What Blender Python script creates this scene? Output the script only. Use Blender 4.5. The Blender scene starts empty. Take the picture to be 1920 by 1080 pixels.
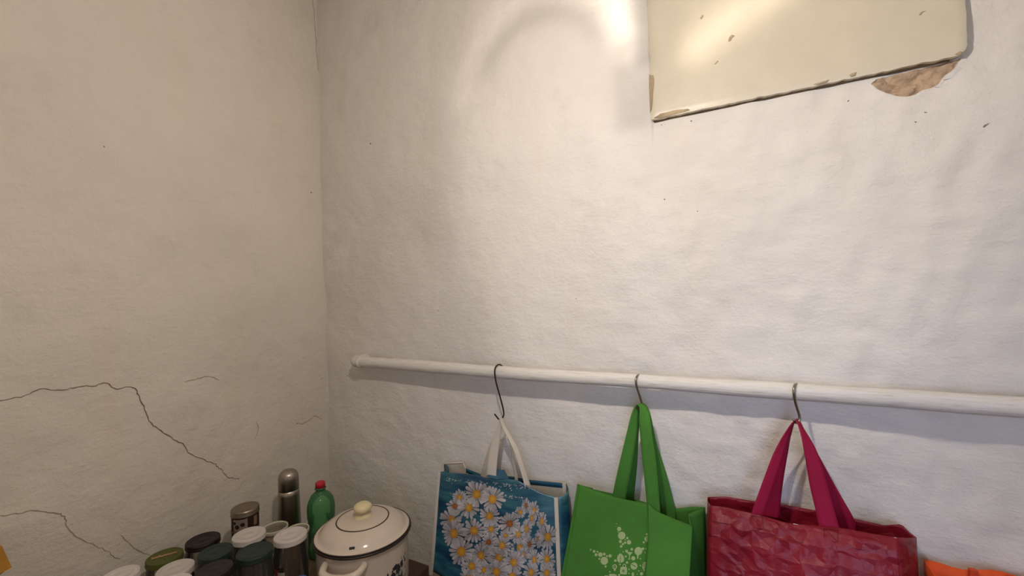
import bpy, bmesh, math, random
import numpy as np
from mathutils import Vector
from mathutils.bvhtree import BVHTree

random.seed(7)
rng = np.random.RandomState(11)
scene = bpy.context.scene
COL = scene.collection

# ------------------------------------------------------------------ camera
F_PX = 800.0
CAM = np.array([1.50, -1.18, 1.50])
YAW, PITCH, ROLL = math.radians(28.1), math.radians(0.7), math.radians(1.7)
_f0 = np.array([-math.sin(YAW), math.cos(YAW), 0.0])
_r0 = np.array([math.cos(YAW), math.sin(YAW), 0.0])
_u0 = np.array([0.0, 0.0, 1.0])
FWD = _f0 * math.cos(PITCH) + _u0 * math.sin(PITCH)
_u1 = -_f0 * math.sin(PITCH) + _u0 * math.cos(PITCH)
RIGHT = _r0 * math.cos(ROLL) - _u1 * math.sin(ROLL)
UP = _r0 * math.sin(ROLL) + _u1 * math.cos(ROLL)
cam_data = bpy.data.cameras.new('camera')
cam_data.sensor_width = 36.0
cam_data.lens = F_PX / 1920 * 36
cam_data.clip_start = 0.02
cam_ob = bpy.data.objects.new('camera', cam_data)
COL.objects.link(cam_ob)
from mathutils import Matrix
cam_ob.matrix_world = Matrix(((RIGHT[0], UP[0], -FWD[0], CAM[0]), (RIGHT[1], UP[1], -FWD[1], CAM[1]),
                              (RIGHT[2], UP[2], -FWD[2], CAM[2]), (0, 0, 0, 1)))
scene.camera = cam_ob

# ------------------------------------------------------------------ world, light, exposure
scene.view_settings.view_transform = 'Standard'
scene.view_settings.look = 'None'
scene.view_settings.gamma = 1.0
scene.view_settings.use_curve_mapping = False
scene.view_settings.exposure = 0.0
scene.cycles.use_denoising = True
scene.cycles.transparent_max_bounces = 24
scene.cycles.max_bounces = 6
scene.cycles.diffuse_bounces = 3
scene.cycles.use_adaptive_sampling = True
scene.cycles.adaptive_threshold = 0.025
scene.cycles.sample_clamp_indirect = 4.0

world = bpy.data.worlds.new('overcast_sky')
scene.world = world
world.use_nodes = True
bg = world.node_tree.nodes['Background']
bg.inputs[0].default_value = (0.62, 0.74, 1.0, 1)
bg.inputs[1].default_value = 0.6
world.cycles.sampling_method = 'NONE'

LAMP = np.array([1.26, -0.85, 2.00])         # ceiling pendant, bulb centre
LAMP_POWER = 256.0
LAMP_COLOR = (1.0, 0.90, 0.80)

def drawn_pattern(dx, dy, dz):  # bulb's light pattern drawn by hand; there is no glass shade
    """Uneven intensity of the bare bulb, drawn by hand with no shade modelled: bright bands and dark bars
    shaped for the back wall; the numbers are metres on that wall."""
    D = -LAMP[1]
    front = dy > 0.12
    k = np.where(front, dy, 0.12)
    s = LAMP[0] + dx / k * D
    t = LAMP[2] + dz / k * D
    st = lambda a, b, x: (lambda q: q * q * (3 - 2 * q))(np.clip((x - a) / (b - a), 0, 1))
    def seg(p, q, w, w2=None):
        p = np.array(p); q = np.array(q); d = q - p; L = math.hypot(*d); d = d / L
        u = (s - p[0]) * d[0] + (t - p[1]) * d[1]; v = -(s - p[0]) * d[1] + (t - p[1]) * d[0]
        o = np.maximum(np.maximum(-u, u - L), 0)
        ww = w if w2 is None else np.where(v > 0, w, w2)
        return np.exp(-(v / ww) ** 2 - (o / w) ** 2)
    def bx(x0, x1, z0, z1, e):
        return st(x0 - e, x0 + e, s) * st(x1 + e, x1 - e, s) * st(z0 - e, z0 + e, t) * st(z1 + e, z1 - e, t)
    # main lobe drawn onto the wall
    ex = np.where(s < 1.30, (s - 1.30) / 0.62, (s - 1.30) / 0.68)
    ez = np.where(t < 2.0, (t - 2.0) / 1.0, (t - 2.0) / 0.75)
    lobe = st(1.22, 0.86, np.hypot(ex, ez))
    I = 0.92 + 0.44 * lobe - 0.16 * np.exp(-((s - 1.15) / 0.45) ** 2 - ((t - 2.0) / 0.4) ** 2)
    # drawn ring: dark arc with a light band round it
    ra = np.hypot(s - 0.985, (t - 2.125) * 0.95); an = np.arctan2(t - 2.125, s - 0.985)
    arch = st(0.05, 0.6, an) * st(3.1, 2.4, an)
    I = I - 0.40 * np.exp(-((ra - 0.205) / 0.032) ** 2) * arch
    I = I + 0.26 * np.exp(-((ra - 0.285) / 0.040) ** 2) * st(-0.6, 0.3, an)
    I = I + 0.08 * np.exp(-((ra - 0.10) / 0.10) ** 2)
    # bright focus and its dark neighbours
    I = I + 1.10 * seg((1.220, 2.42), (1.246, 2.19), 0.020, 0.055) * st(2.10, 2.30, t) + 0.40 * seg((1.10, 2.44), (1.22, 2.22), 0.07)
    I = I - 0.45 * bx(1.272, 1.318, 2.10, 2.29, 0.010)
    I = I - 0.36 * bx(1.215, 1.31, 1.93, 2.115, 0.022)
    I = I - 0.18 * bx(1.30, 1.40, 1.96, 2.40, 0.03)
    I = I + 0.95 * seg((1.43, 2.105), (1.62, 2.20), 0.045) + 0.35 * seg((1.50, 2.20), (1.70, 2.26), 0.08)
    I = I + 0.10 * seg((1.12, 2.02), (1.24, 1.86), 0.035) + 0.10 * seg((1.05, 1.80), (1.30, 1.70), 0.10)
    I = I + 0.10 * seg((1.70, 1.44), (1.80, 1.36), 0.025)
    # drawn cut: dims the light a little on the wall to the left
    te = 0.02 - 0.42 * dy / np.maximum(-dx, 0.05)
    el = dz / np.maximum(np.hypot(dx, dy), 0.05)
    cut = 0.09 * st(te + 0.02, te - 0.06, el) * (dx < -0.3) * st(0.9, 0.5, dy / np.maximum(-dx, 0.05))
    return np.where(front, np.maximum(I, 0.2), 0.92) - cut

def build_lamp_profile():
    vs = np.arange(0, 181, 1.0); hs = np.arange(0, 361, 1.0)
    V, H = np.meshgrid(np.radians(vs), np.radians(hs))
    # angle convention: v from straight down, h = atan2(x, y) + pi
    z = -np.cos(V); r = np.sin(V); a = H - math.pi
    x = r * np.sin(a); y = r * np.cos(a)
    I = drawn_pattern(x, y, z)
    out = ['IESNA:LM-63-2002', 'TILT=NONE', '1 1000 1 %d %d 1 2 0 0 0' % (len(vs), len(hs)), '1 1 1']
    out.append(' '.join('%g' % v for v in vs)); out.append(' '.join('%g' % h for h in hs))
    for row in I:
        out.append(' '.join('%.3f' % v for v in row))
    t = bpy.data.texts.new('lamp_drawn_pattern')
    t.write('\n'.join(out))
    return t

lt = bpy.data.lights.new('pendant_bulb_light', 'POINT')
lt.energy = LAMP_POWER
lt.color = LAMP_COLOR
lt.shadow_soft_size = 0.018
lt.use_nodes = True
_nt = lt.node_tree
_em = _nt.nodes['Emission']
_ies = _nt.nodes.new('ShaderNodeTexIES')
_ies.mode = 'INTERNAL'
_ies.ies = build_lamp_profile()
_nt.links.new(_ies.outputs['Fac'], _em.inputs['Strength'])
lob = bpy.data.objects.new('pendant_bulb_light', lt)
lob.location = LAMP
COL.objects.link(lob)

# daylight entering by the window in the wall behind the photographer
wl = bpy.data.lights.new('window_daylight', 'AREA')
wl.shape = 'RECTANGLE'; wl.size = 0.8; wl.size_y = 1.1
wl.energy = 2.4
wl.spread = math.radians(60)
wl.color = (0.52, 0.66, 1.0)
wlo = bpy.data.objects.new('window_daylight', wl)
wlo.location = (1.95, -2.46, 1.45)
wlo.rotation_euler = (math.radians(81), 0, math.radians(8))
COL.objects.link(wlo)

# ------------------------------------------------------------------ helpers
def ray(px, py):
    return FWD + RIGHT * (px - 960) / F_PX - UP * (py - 540) / F_PX

def on(px, py, ax, val):
    d = ray(px, py)
    return CAM + d * ((val - CAM[ax]) / d[ax])

def srgb(r, g, b):
    f = lambda c: (c / 255 / 12.92) if c / 255 <= 0.04045 else ((c / 255 + 0.055) / 1.055) ** 2.4
    return (f(r), f(g), f(b), 1.0)

def mesh(name, verts, faces, mat=None, parent=None, smooth=True, mats=None, midx=None):
    me = bpy.data.meshes.new(name)
    me.from_pydata([tuple(map(float, v)) for v in verts], [], faces)
    for m in (mats or ([mat] if mat else [])):
        me.materials.append(m)
    if midx is not None:
        me.polygons.foreach_set('material_index', midx)
    if smooth:
        me.polygons.foreach_set('use_smooth', [True] * len(me.polygons))
    me.update()
    o = bpy.data.objects.new(name, me)
    COL.objects.link(o)
    if parent is not None:
        o.parent = parent
        o.matrix_parent_inverse = Matrix.Identity(4)
        o.location = -Vector(parent.location)
    return o

def tag(o, label=None, cat=None, group=None, kind=None):
    if label: o['label'] = label
    if cat: o['category'] = cat
    if group: o['group'] = group
    if kind: o['kind'] = kind
    return o

def thing(name, label, cat, loc=(0, 0, 0), group=None):
    o = bpy.data.objects.new(name, None)
    o.empty_display_size = 0.05
    o.location = loc
    COL.objects.link(o)
    return tag(o, label, cat, group)

def recalc(o):
    bm = bmesh.new(); bm.from_mesh(o.data)
    bmesh.ops.recalc_face_normals(bm, faces=bm.faces)
    bm.to_mesh(o.data); bm.free()
    return o

def lathe_data(profile, c, n=40, wob=None):
    """profile: (r, z) list; r == 0 closes with a pole."""
    V, Fc, rings = [], [], []
    for (r, z) in profile:
        if r < 1e-6:
            rings.append([len(V)]); V.append((c[0], c[1], c[2] + z))
        else:
            idx = []
            for k in range(n):
                a = 2 * math.pi * k / n
                rr = r + (wob(a, z) if wob else 0)
                idx.append(len(V)); V.append((c[0] + rr * math.cos(a), c[1] + rr * math.sin(a), c[2] + z))
            rings.append(idx)
    for A, B in zip(rings[:-1], rings[1:]):
        if len(A) == 1 and len(B) == 1: continue
        for k in range(n):
            k2 = (k + 1) % n
            if len(A) == 1: Fc.append((A[0], B[k2], B[k]))
            elif len(B) == 1: Fc.append((A[k], A[k2], B[0]))
            else: Fc.append((A[k], A[k2], B[k2], B[k]))
    return V, Fc

def lathe(name, profile, c, mat, parent=None, n=40, wob=None, smooth=True):
    V, Fc = lathe_data(profile, c, n, wob)
    return recalc(mesh(name, V, Fc, mat, parent, smooth))

def catmull(pts, n):
    P = [np.array(p, float) for p in pts]
    P = [2 * P[0] - P[1]] + P + [2 * P[-1] - P[-2]]
    out = []
    for i in range(1, len(P) - 2):
        for k in range(n):
            t = k / n
            a, b, c, d = P[i - 1], P[i], P[i + 1], P[i + 2]
            out.append(0.5 * (2 * b + (c - a) * t + (2 * a - 5 * b + 4 * c - d) * t * t + (3 * b - a - 3 * c + d) * t ** 3))
    out.append(P[-2])
    return out

def tube(name, pts, r, mat, parent=None, n=10, caps=True):
    pts = [np.array(p, float) for p in pts]
    m = len(pts)
    rs = r if hasattr(r, '__len__') else [r] * m
    V, Fc = [], []
    t0 = pts[1] - pts[0]
    ref = np.array([0, 0, 1.0]) if abs(t0[2]) < 0.8 * np.linalg.norm(t0) else np.array([1.0, 0, 0])
    for i, p in enumerate(pts):
        t = pts[min(i + 1, m - 1)] - pts[max(i - 1, 0)]
        t = t / (np.linalg.norm(t) + 1e-12)
        a = ref - t * (ref @ t); a /= np.linalg.norm(a) + 1e-12
        ref = a
        b = np.cross(t, a)
        for k in range(n):
            an = 2 * math.pi * k / n
            V.append(p + (a * math.cos(an) + b * math.sin(an)) * rs[i])
    for i in range(m - 1):
        for k in range(n):
            k2 = (k + 1) % n
            Fc.append((i * n + k, i * n + k2, (i + 1) * n + k2, (i + 1) * n + k))
    if caps:
        Fc.append(tuple(range(n - 1, -1, -1)))
        Fc.append(tuple(range((m - 1) * n, m * n)))
    return recalc(mesh(name, V, Fc, mat, parent))

def box_data(lo, hi):
    x0, y0, z0 = lo; x1, y1, z1 = hi
    V = [(x0, y0, z0), (x1, y0, z0), (x1, y1, z0), (x0, y1, z0), (x0, y0, z1), (x1, y0, z1), (x1, y1, z1), (x0, y1, z1)]
    Fc = [(0, 3, 2, 1), (4, 5, 6, 7), (0, 1, 5, 4), (1, 2, 6, 5), (2, 3, 7, 6), (3, 0, 4, 7)]
    return V, Fc

def box(name, lo, hi, mat, parent=None, bevel=0.0, seg=2):
    V, Fc = box_data(lo, hi)
    o = mesh(name, V, Fc, mat, parent, smooth=False)
    if bevel > 0:
        bm = bmesh.new(); bm.from_mesh(o.data)
        bmesh.ops.bevel(bm, geom=bm.edges[:], offset=bevel, segments=seg, affect='EDGES', profile=0.5)
        bm.to_mesh(o.data); bm.free()
    return o

def grid_faces(nu, nv):
    return [(j * nu + i, j * nu + i + 1, (j + 1) * nu + i + 1, (j + 1) * nu + i) for j in range(nv - 1) for i in range(nu - 1)]

def thicken(o, t, offset=0.0):
    m = o.modifiers.new('thickness', 'SOLIDIFY')
    m.thickness = t; m.offset = offset
    return o

class Waves:
    """smooth pseudo-random height field from plane waves"""
    def __init__(self, seed, lo, hi, n, power=1.0):
        r = np.random.RandomState(seed)
        lam = np.exp(r.uniform(math.log(lo), math.log(hi), n))
        an = r.uniform(0, 2 * math.pi, n)
        self.kx = 2 * math.pi / lam * np.cos(an); self.ky = 2 * math.pi / lam * np.sin(an)
        self.ph = r.uniform(0, 2 * math.pi, n)
        self.a = (lam / hi) ** power
        self.a /= math.sqrt((self.a ** 2).sum() / 2)
    def __call__(self, u, v):
        u = np.asarray(u, float); v = np.asarray(v, float)
        s = np.zeros(np.broadcast(u, v).shape)
        for kx, ky, ph, a in zip(self.kx, self.ky, self.ph, self.a):
            s = s + a * np.sin(kx * u + ky * v + ph)
        return s

def sstep(a, b, x):
    t = np.clip((x - a) / (b - a), 0, 1)
    return t * t * (3 - 2 * t)

# ------------------------------------------------------------------ materials
class NT:
    def __init__(self, name):
        self.m = bpy.data.materials.new(name); self.m.use_nodes = True
        self.t = self.m.node_tree; self.b = self.t.nodes['Principled BSDF']
        self.out = self.t.nodes['Material Output']
    def n(self, kind, **kw):
        nd = self.t.nodes.new(kind)
        for k, v in kw.items():
            if k in nd.inputs: nd.inputs[k].default_value = v
            else: setattr(nd, k, v)
        return nd
    def l(self, a, b): self.t.links.new(a, b)
    def coords(self, scale=(1, 1, 1)):
        tc = self.n('ShaderNodeTexCoord'); mp = self.n('ShaderNodeMapping')
        mp.inputs['Scale'].default_value = scale
        self.l(tc.outputs['Object'], mp.inputs['Vector'])
        return mp.outputs['Vector']
    def noise(self, vec, scale, detail=4, rough=0.55):
        nd = self.n('ShaderNodeTexNoise', Scale=scale, Detail=detail, Roughness=rough)
        self.l(vec, nd.inputs['Vector']); return nd.outputs['Fac']
    def ramp(self, fac, stops):
        r = self.n('ShaderNodeValToRGB')
        while len(r.color_ramp.elements) < len(stops): r.color_ramp.elements.new(0.5)
        for e, (p, c) in zip(r.color_ramp.elements, stops):
            e.position = p; e.color = c
        self.l(fac, r.inputs['Fac']); return r.outputs['Color']
    def mix(self, fac, a, b, blend='MIX'):
        m = self.n('ShaderNodeMix', data_type='RGBA', blend_type=blend)
        for sock, v in ((m.inputs['Factor'], fac), (m.inputs['A'], a), (m.inputs['B'], b)): pass
        ins = {i.identifier: i for i in m.inputs}
        for key, v in (('Factor_Float', fac), ('A_Color', a), ('B_Color', b)):
            if isinstance(v, (int, float, tuple)): ins[key].default_value = v
            else: self.l(v, ins[key])
        return [o for o in m.outputs if o.identifier == 'Result_Color'][0]
    def bump(self, height, strength, dist, normal=None):
        bp = self.n('ShaderNodeBump', Strength=strength, Distance=dist)
        self.l(height, bp.inputs['Height'])
        if normal is not None: self.l(normal, bp.inputs['Normal'])
        return bp.outputs['Normal']

def plain(name, col, rough=0.5, metal=0.0, spec=0.5, var=0.06, bscale=0, bdist=0.0004, vscale=12):
    N = NT(name)
    v = N.coords()
    f = N.noise(v, vscale, 5)
    c = tuple(col[:3]) + (1,)
    d = tuple(max(0, x * (1 - var * 2)) for x in col[:3]) + (1,)
    u = tuple(min(1, x * (1 + var * 2)) for x in col[:3]) + (1,)
    N.l(N.ramp(f, [(0.3, d), (0.5, c), (0.7, u)]), N.b.inputs['Base Color'])
    N.b.inputs['Roughness'].default_value = rough
    N.b.inputs['Metallic'].default_value = metal
    N.b.inputs['Specular IOR Level'].default_value = spec
    if bscale:
        N.l(N.bump(N.noise(v, bscale, 4), 0.6, bdist), N.b.inputs['Normal'])
    return N.m

def plaster(name, base, seed):
    """old limewash over lumpy plaster"""
    N = NT(name)
    tc = N.n('ShaderNodeTexCoord')
    mp = N.n('ShaderNodeMapping'); mp.inputs['Location'].default_value = (seed, seed * 1.7, seed * 0.3)
    N.l(tc.outputs['Object'], mp.inputs['Vector'])
    v = mp.outputs['Vector']
    st = N.n('ShaderNodeMapping'); st.inputs['Scale'].default_value = (3.0, 3.0, 0.45)
    N.l(v, st.inputs['Vector'])
    hz = N.n('ShaderNodeMapping'); hz.inputs['Scale'].default_value = (14, 14, 60)
    N.l(v, hz.inputs['Vector'])
    b = np.array(base[:3])
    c0 = tuple(b * 0.955) + (1,); c1 = tuple(np.minimum(1, b * 1.03)) + (1,)
    col = N.ramp(N.noise(v, 2.6, 4, 0.6), [(0.32, c0), (0.62, c1)])
    # old rain-like runs and faint yellowing
    runs = N.ramp(N.noise(st.outputs['Vector'], 2.0, 3, 0.6), [(0.50, (0, 0, 0, 1)), (0.72, (1, 1, 1, 1))])
    col = N.mix(N.mix(1.0, runs, (0.20, 0.20, 0.20, 1), 'MULTIPLY'), col, tuple(b * np.array([0.97, 0.90, 0.76])) + (1,))
    # grey smudges
    sm = N.ramp(N.noise(v, 5.0, 5, 0.68), [(0.55, (0, 0, 0, 1)), (0.78, (1, 1, 1, 1))])
    col = N.mix(N.mix(1.0, sm, (0.42, 0.42, 0.42, 1), 'MULTIPLY'), col, tuple(b * 0.72) + (1,))
    N.l(col, N.b.inputs['Base Color'])
    N.b.inputs['Roughness'].default_value = 0.85
    N.b.inputs['Specular IOR Level'].default_value = 0.25
    n1 = N.bump(N.noise(v, 20, 5, 0.68), 0.7, 0.008)
    n2 = N.bump(N.noise(hz.outputs['Vector'], 1.5, 3, 0.65), 0.6, 0.0020, n1)
    N.l(n2, N.b.inputs['Normal'])
    return N.m

def glassy(name, tint, gloss=0.03, ior=1.45, haze=0.0, hazecol=(0.8, 0.8, 0.8, 1), edge=0.6):
    """thin glass or clear plastic: tinted see-through film plus a fresnel reflection"""
    N = NT(name)
    tr = N.n('ShaderNodeBsdfTransparent'); gl = N.n('ShaderNodeBsdfGlossy'); fr = N.n('ShaderNodeFresnel', IOR=ior)
    lw = N.n('ShaderNodeLayerWeight', Blend=0.35)
    dark = tuple(c * edge for c in tint[:3]) + (1,)
    N.l(N.mix(lw.outputs['Facing'], tuple(tint[:3]) + (1,), dark), tr.inputs['Color'])
    gl.inputs['Roughness'].default_value = gloss
    mx = N.n('ShaderNodeMixShader')
    N.l(fr.outputs[0], mx.inputs[0]); N.l(tr.outputs[0], mx.inputs[1]); N.l(gl.outputs[0], mx.inputs[2])
    last = mx
    if haze > 0:
        df = N.n('ShaderNodeBsdfDiffuse'); df.inputs['Color'].default_value = hazecol
        m2 = N.n('ShaderNodeMixShader'); m2.inputs[0].default_value = haze
        N.l(mx.outputs[0], m2.inputs[1]); N.l(df.outputs[0], m2.inputs[2]); last = m2
    N.l(last.outputs[0], N.out.inputs['Surface'])
    return N.m

def cloth(name, col, rough=0.8, weave=900, crinkle=0.0, spec=0.3, var=0.08, cscale=14):
    N = NT(name)
    v = N.coords()
    c = np.array(col[:3])
    N.l(N.ramp(N.noise(v, 9, 6), [(0.3, tuple(c * (1 - 2 * var)) + (1,)), (0.7, tuple(np.minimum(1, c * (1 + 2 * var))) + (1,))]), N.b.inputs['Base Color'])
    N.b.inputs['Roughness'].default_value = rough
    N.b.inputs['Specular IOR Level'].default_value = spec
    nn = N.bump(N.noise(v, weave, 2), 0.4, 0.0006)
    if crinkle:
        # creases of folded laminate: blocky facets with soft rumples
        mp = N.n('ShaderNodeMapping'); mp.inputs['Scale'].default_value = (1.0, 1.0, 1.5)
        wn = N.n('ShaderNodeTexNoise', Scale=9.0, Detail=3.0); N.l(v, wn.inputs['Vector'])
        add = N.n('ShaderNodeMixRGB', blend_type='ADD'); add.inputs[0].default_value = 0.05
        N.l(v, add.inputs[1]); N.l(wn.outputs['Color'], add.inputs[2]); N.l(add.outputs[0], mp.inputs['Vector'])
        vo = N.n('ShaderNodeTexVoronoi', Scale=cscale, feature='F1', distance='CHEBYCHEV'); vo.inputs['Randomness'].default_value = 0.8
        N.l(mp.outputs['Vector'], vo.inputs['Vector'])
        nn = N.bump(vo.outputs['Distance'], 0.7 * crinkle, 0.011, nn)
        nn = N.bump(N.noise(v, 38, 4, 0.6), 0.5 * crinkle, 0.004, nn)
    N.l(nn, N.b.inputs['Normal'])
    return N.m

M = {}
M['wall'] = plaster('limewashed_plaster', (0.80, 0.76, 0.705), 0.0)
M['wall2'] = plaster('limewashed_plaster_dull', (0.79, 0.735, 0.655), 3.3)
M['ceiling'] = plain('ceiling_paint', (0.78, 0.75, 0.70), 0.9)
M['floor'] = plain('floor_tiles', (0.30, 0.24, 0.19), 0.6, var=0.15)
M['crack'] = plain('crack_shade', srgb(128, 110, 94), 0.95, var=0.2)  # shade inside cracks painted as colour, here and in the faint tone
M['crack_soft'] = plain('crack_faint', srgb(172, 154, 134), 0.95, var=0.2)
M['bare'] = plain('bare_render', srgb(186, 160, 132), 0.95, var=0.16, bscale=55, bdist=0.016, vscale=40)
M['flake'] = plain('lime_flake', (0.80, 0.77, 0.73), 0.85)
M['cream'] = plain('cream_gloss_paint', srgb(216, 206, 184), 0.36, var=0.02, bscale=24, bdist=0.002)
M['chip'] = plain('chipped_paint_edge', srgb(172, 154, 124), 0.8, var=0.2)

M['edge_shade'] = plain('painted_edge_shade', srgb(92, 76, 58), 0.95, var=0.2)  # dark colour painting the shade along the board's edges
# ------------------------------------------------------------------ walls
RX, RY, RZ = 2.50, -2.40, 2.75          # right wall x, front wall y, ceiling z
w_low = Waves(1, 0.25, 0.9, 16, 0.8)
w_mid = Waves(2, 0.05, 0.2, 26, 0.8)
w_fin = Waves(5, 0.06, 0.12, 26, 0.6)
w_l = Waves(3, 0.25, 1.0, 16, 0.8)
w_lm = Waves(4, 0.06, 0.2, 22, 0.8)
PANEL_L, PANEL_R, PANEL_B = 1.309, 1.909, 1.9440

# outline of the place where the limewash has come off, on the wall plane
patch_px = [(1634, 157), (1645, 148), (1680, 139), (1715, 131), (1750, 122), (1780, 114), (1803, 108), (1795, 122), (1788, 130), (1775, 138),
            (1768, 146), (1760, 157), (1748, 163), (1730, 168), (1716, 177), (1700, 181), (1682, 180), (1664, 175), (1648, 168)]
patch = np.array([on(a, b, 1, 0.0)[[0, 2]] for a, b in patch_px])

def in_poly(px, pz, poly):
    ins = np.zeros(px.shape, bool); d = np.full(px.shape, 9.0)
    n = len(poly)
    for i in range(n):
        x0, z0 = poly[i]; x1, z1 = poly[(i + 1) % n]
        c = ((z0 > pz) != (z1 > pz)) & (px < (x1 - x0) * (pz - z0) / (z1 - z0 + 1e-12) + x0)
        ins ^= c
        t = np.clip(((px - x0) * (x1 - x0) + (pz - z0) * (z1 - z0)) / ((x1 - x0) ** 2 + (z1 - z0) ** 2), 0, 1)
        d = np.minimum(d, np.hypot(px - x0 - t * (x1 - x0), pz - z0 - t * (z1 - z0)))
    return np.where(ins, d, -d)

def back_y(X, Z, hole=True):
    """height of the back wall's surface (negative y stands proud)"""
    X = np.asarray(X, float); Z = np.asarray(Z, float)
    rough = 0.45 + 0.75 * sstep(0.9, 1.5, X)
    d = 0.0024 * w_low(X, Z) + 0.0012 * rough * w_mid(X, Z) + 0.0003 * rough * w_fin(X, Z * 2.2)
    d = d - 0.004 * sstep(1.312, 1.304, X) * sstep(1.82, 1.93, Z)        # plaster bulge beside the hatch
    if hole:
        d = d + 0.014 * sstep(-0.0005, 0.0015, in_poly(X, Z, patch))
    return d

def left_x(Y, Z):
    Y = np.asarray(Y, float); Z = np.asarray(Z, float)
    d = 0.0022 * w_l(Y, Z) + 0.0009 * w_lm(Y, Z)
    return d

def axis(lo, hi, step, fine=None):
    a = list(np.arange(lo, hi, step)) + [hi]
    if fine:
        f0, f1, fs = fine
        a = [v for v in a if v < f0 - fs or v > f1 + fs] + list(np.arange(f0, f1 + fs, fs))
    return np.array(sorted(a))

ux = axis(-0.04, RX, 0.007, (patch[:, 0].min() - 0.004, patch[:, 0].max() + 0.004, 0.0012))
ux = [v for v in ux if not 1.3005 < v < 1.3155] + [1.302, 1.304, 1.306, 1.308, 1.310, 1.312, 1.314]
def spaced(a, gap):
    out = []
    for v in sorted(a):
        if not out or v - out[-1] > gap: out.append(v)
    return np.array(out)
ux = spaced(ux, 0.0008)
uz = axis(0.0, RZ, 0.007, (patch[:, 1].min() - 0.004, patch[:, 1].max() + 0.004, 0.0012))
uz = spaced(uz, 0.0008)
GX, GZ = np.meshgrid(ux, uz)
GY = back_y(GX, GZ)
wall_back = mesh('wall_back', np.stack([GX.ravel(), GY.ravel(), GZ.ravel()], 1), grid_faces(len(ux), len(uz)), M['wall'])
tag(wall_back, 'whitewashed lumpy plaster wall carrying the pole and the bags', kind='structure')
uy = axis(RY, 0.04, 0.012)
GY2, GZ2 = np.meshgrid(uy, axis(0, RZ, 0.014))
GX2 = left_x(GY2, GZ2)
wall_left = mesh('wall_left', np.stack([GX2.ravel(), GY2.ravel(), GZ2.ravel()], 1), grid_faces(len(uy), GY2.shape[0]), M['wall2'])
tag(wall_left, 'dull cracked plaster wall behind the jars', kind='structure')

tag(box('floor', (-0.06, RY - 0.12, -0.05), (RX + 0.08, 0.06, 0.0), M['floor']), 'dark tiled pantry floor', kind='structure')
tag(box('ceiling', (-0.06, RY - 0.12, RZ - 0.002), (RX + 0.08, 0.06, RZ + 0.05), M['ceiling']), 'pale pantry ceiling', kind='structure')
tag(box('wall_right', (RX, RY, 0), (RX + 0.08, 0, RZ), M['wall2']), 'whitewashed wall at the right of the pantry', kind='structure')
# front wall with a window opening
WX0, WX1, WZ0, WZ1 = 1.55, 2.35, 0.90, 2.00
V, Fc = [], []
for lo, hi in (((0, RY - 0.12, 0), (WX0, RY, RZ)), ((WX1, RY - 0.12, 0), (RX, RY, RZ)),
               ((WX0, RY - 0.12, 0), (WX1, RY, WZ0)), ((WX0, RY - 0.12, WZ1), (WX1, RY, RZ))):
    a, b = box_data(lo, hi)
    Fc += [tuple(i + len(V) for i in f) for f in b]; V += a
tag(mesh('wall_front', V, Fc, M['wall2'], smooth=False), 'whitewashed wall with the window behind the photographer', kind='structure')
M['frame'] = plain('window_paint', (0.75, 0.73, 0.69), 0.5)
win = thing('window_1', 'white painted casement window behind the photographer', None, (1.95, RY - 0.05, WZ0))
tag(win, kind='structure')
for a, b in (((WX0, RY - 0.07, WZ0), (WX0 + 0.05, RY - 0.03, WZ1)), ((WX1 - 0.05, RY - 0.07, WZ0), (WX1, RY - 0.03, WZ1)),
             ((WX0 + 0.05, RY - 0.07, WZ0), (WX1 - 0.05, RY - 0.03, WZ0 + 0.05)), ((WX0 + 0.05, RY - 0.07, WZ1 - 0.05), (WX1 - 0.05, RY - 0.03, WZ1)),
             ((1.93, RY - 0.07, WZ0 + 0.05), (1.97, RY - 0.03, WZ1 - 0.05))):
    box('frame_bar', a, b, M['frame'], win)
M['pane'] = glassy('window_glass', (0.97, 0.98, 1.0), 0.0)
for x0, x1 in ((WX0 + 0.05, 1.93), (1.97, WX1 - 0.05)):
    box('pane', (x0, RY - 0.052, WZ0 + 0.05), (x1, RY - 0.048, WZ1 - 0.05), M['pane'], win)

# cracks and small damage, following the plaster's own surface
def wall_ribbon(name, px, side, width, mat, parent, jitter=0.0012):
    pts = []
    for a, b in px:
        p = on(a, b, 0, 0.0) if side == 'L' else on(a, b, 1, 0.0)
        pts.append(np.array([p[1], p[2]]) if side == 'L' else np.array([p[0], p[2]]))
    c = catmull(pts, 5)
    c = [p + rng.normal(0, jitter, 2) for p in c]
    V, Fc = [], []
    m = len(c)
    for i, p in enumerate(c):
        t = c[min(i + 1, m - 1)] - c[max(i - 1, 0)]; t /= np.linalg.norm(t) + 1e-9
        nrm = np.array([-t[1], t[0]])
        w = width * (0.35 + 0.65 * math.sin(math.pi * (0.06 + 0.88 * i / (m - 1))) ** 0.5) * rng.uniform(0.6, 1.25)
        for s, lift in ((-0.5, 0.0002), (0, 0.0007), (0.5, 0.0002)):
            q = p + nrm * w * s
            if side == 'L': V.append((left_x(q[0], q[1]) + lift + 0.0006, q[0], q[1]))
            else: V.append((q[0], back_y(q[0], q[1]) - lift - 0.0006, q[1]))
    for i in range(m - 1):
        for k in (0, 1):
            Fc.append((i * 3 + k, i * 3 + k + 1, i * 3 + k + 4, i * 3 + k + 3))
    return mesh(name, V, Fc, mat, parent)

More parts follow.
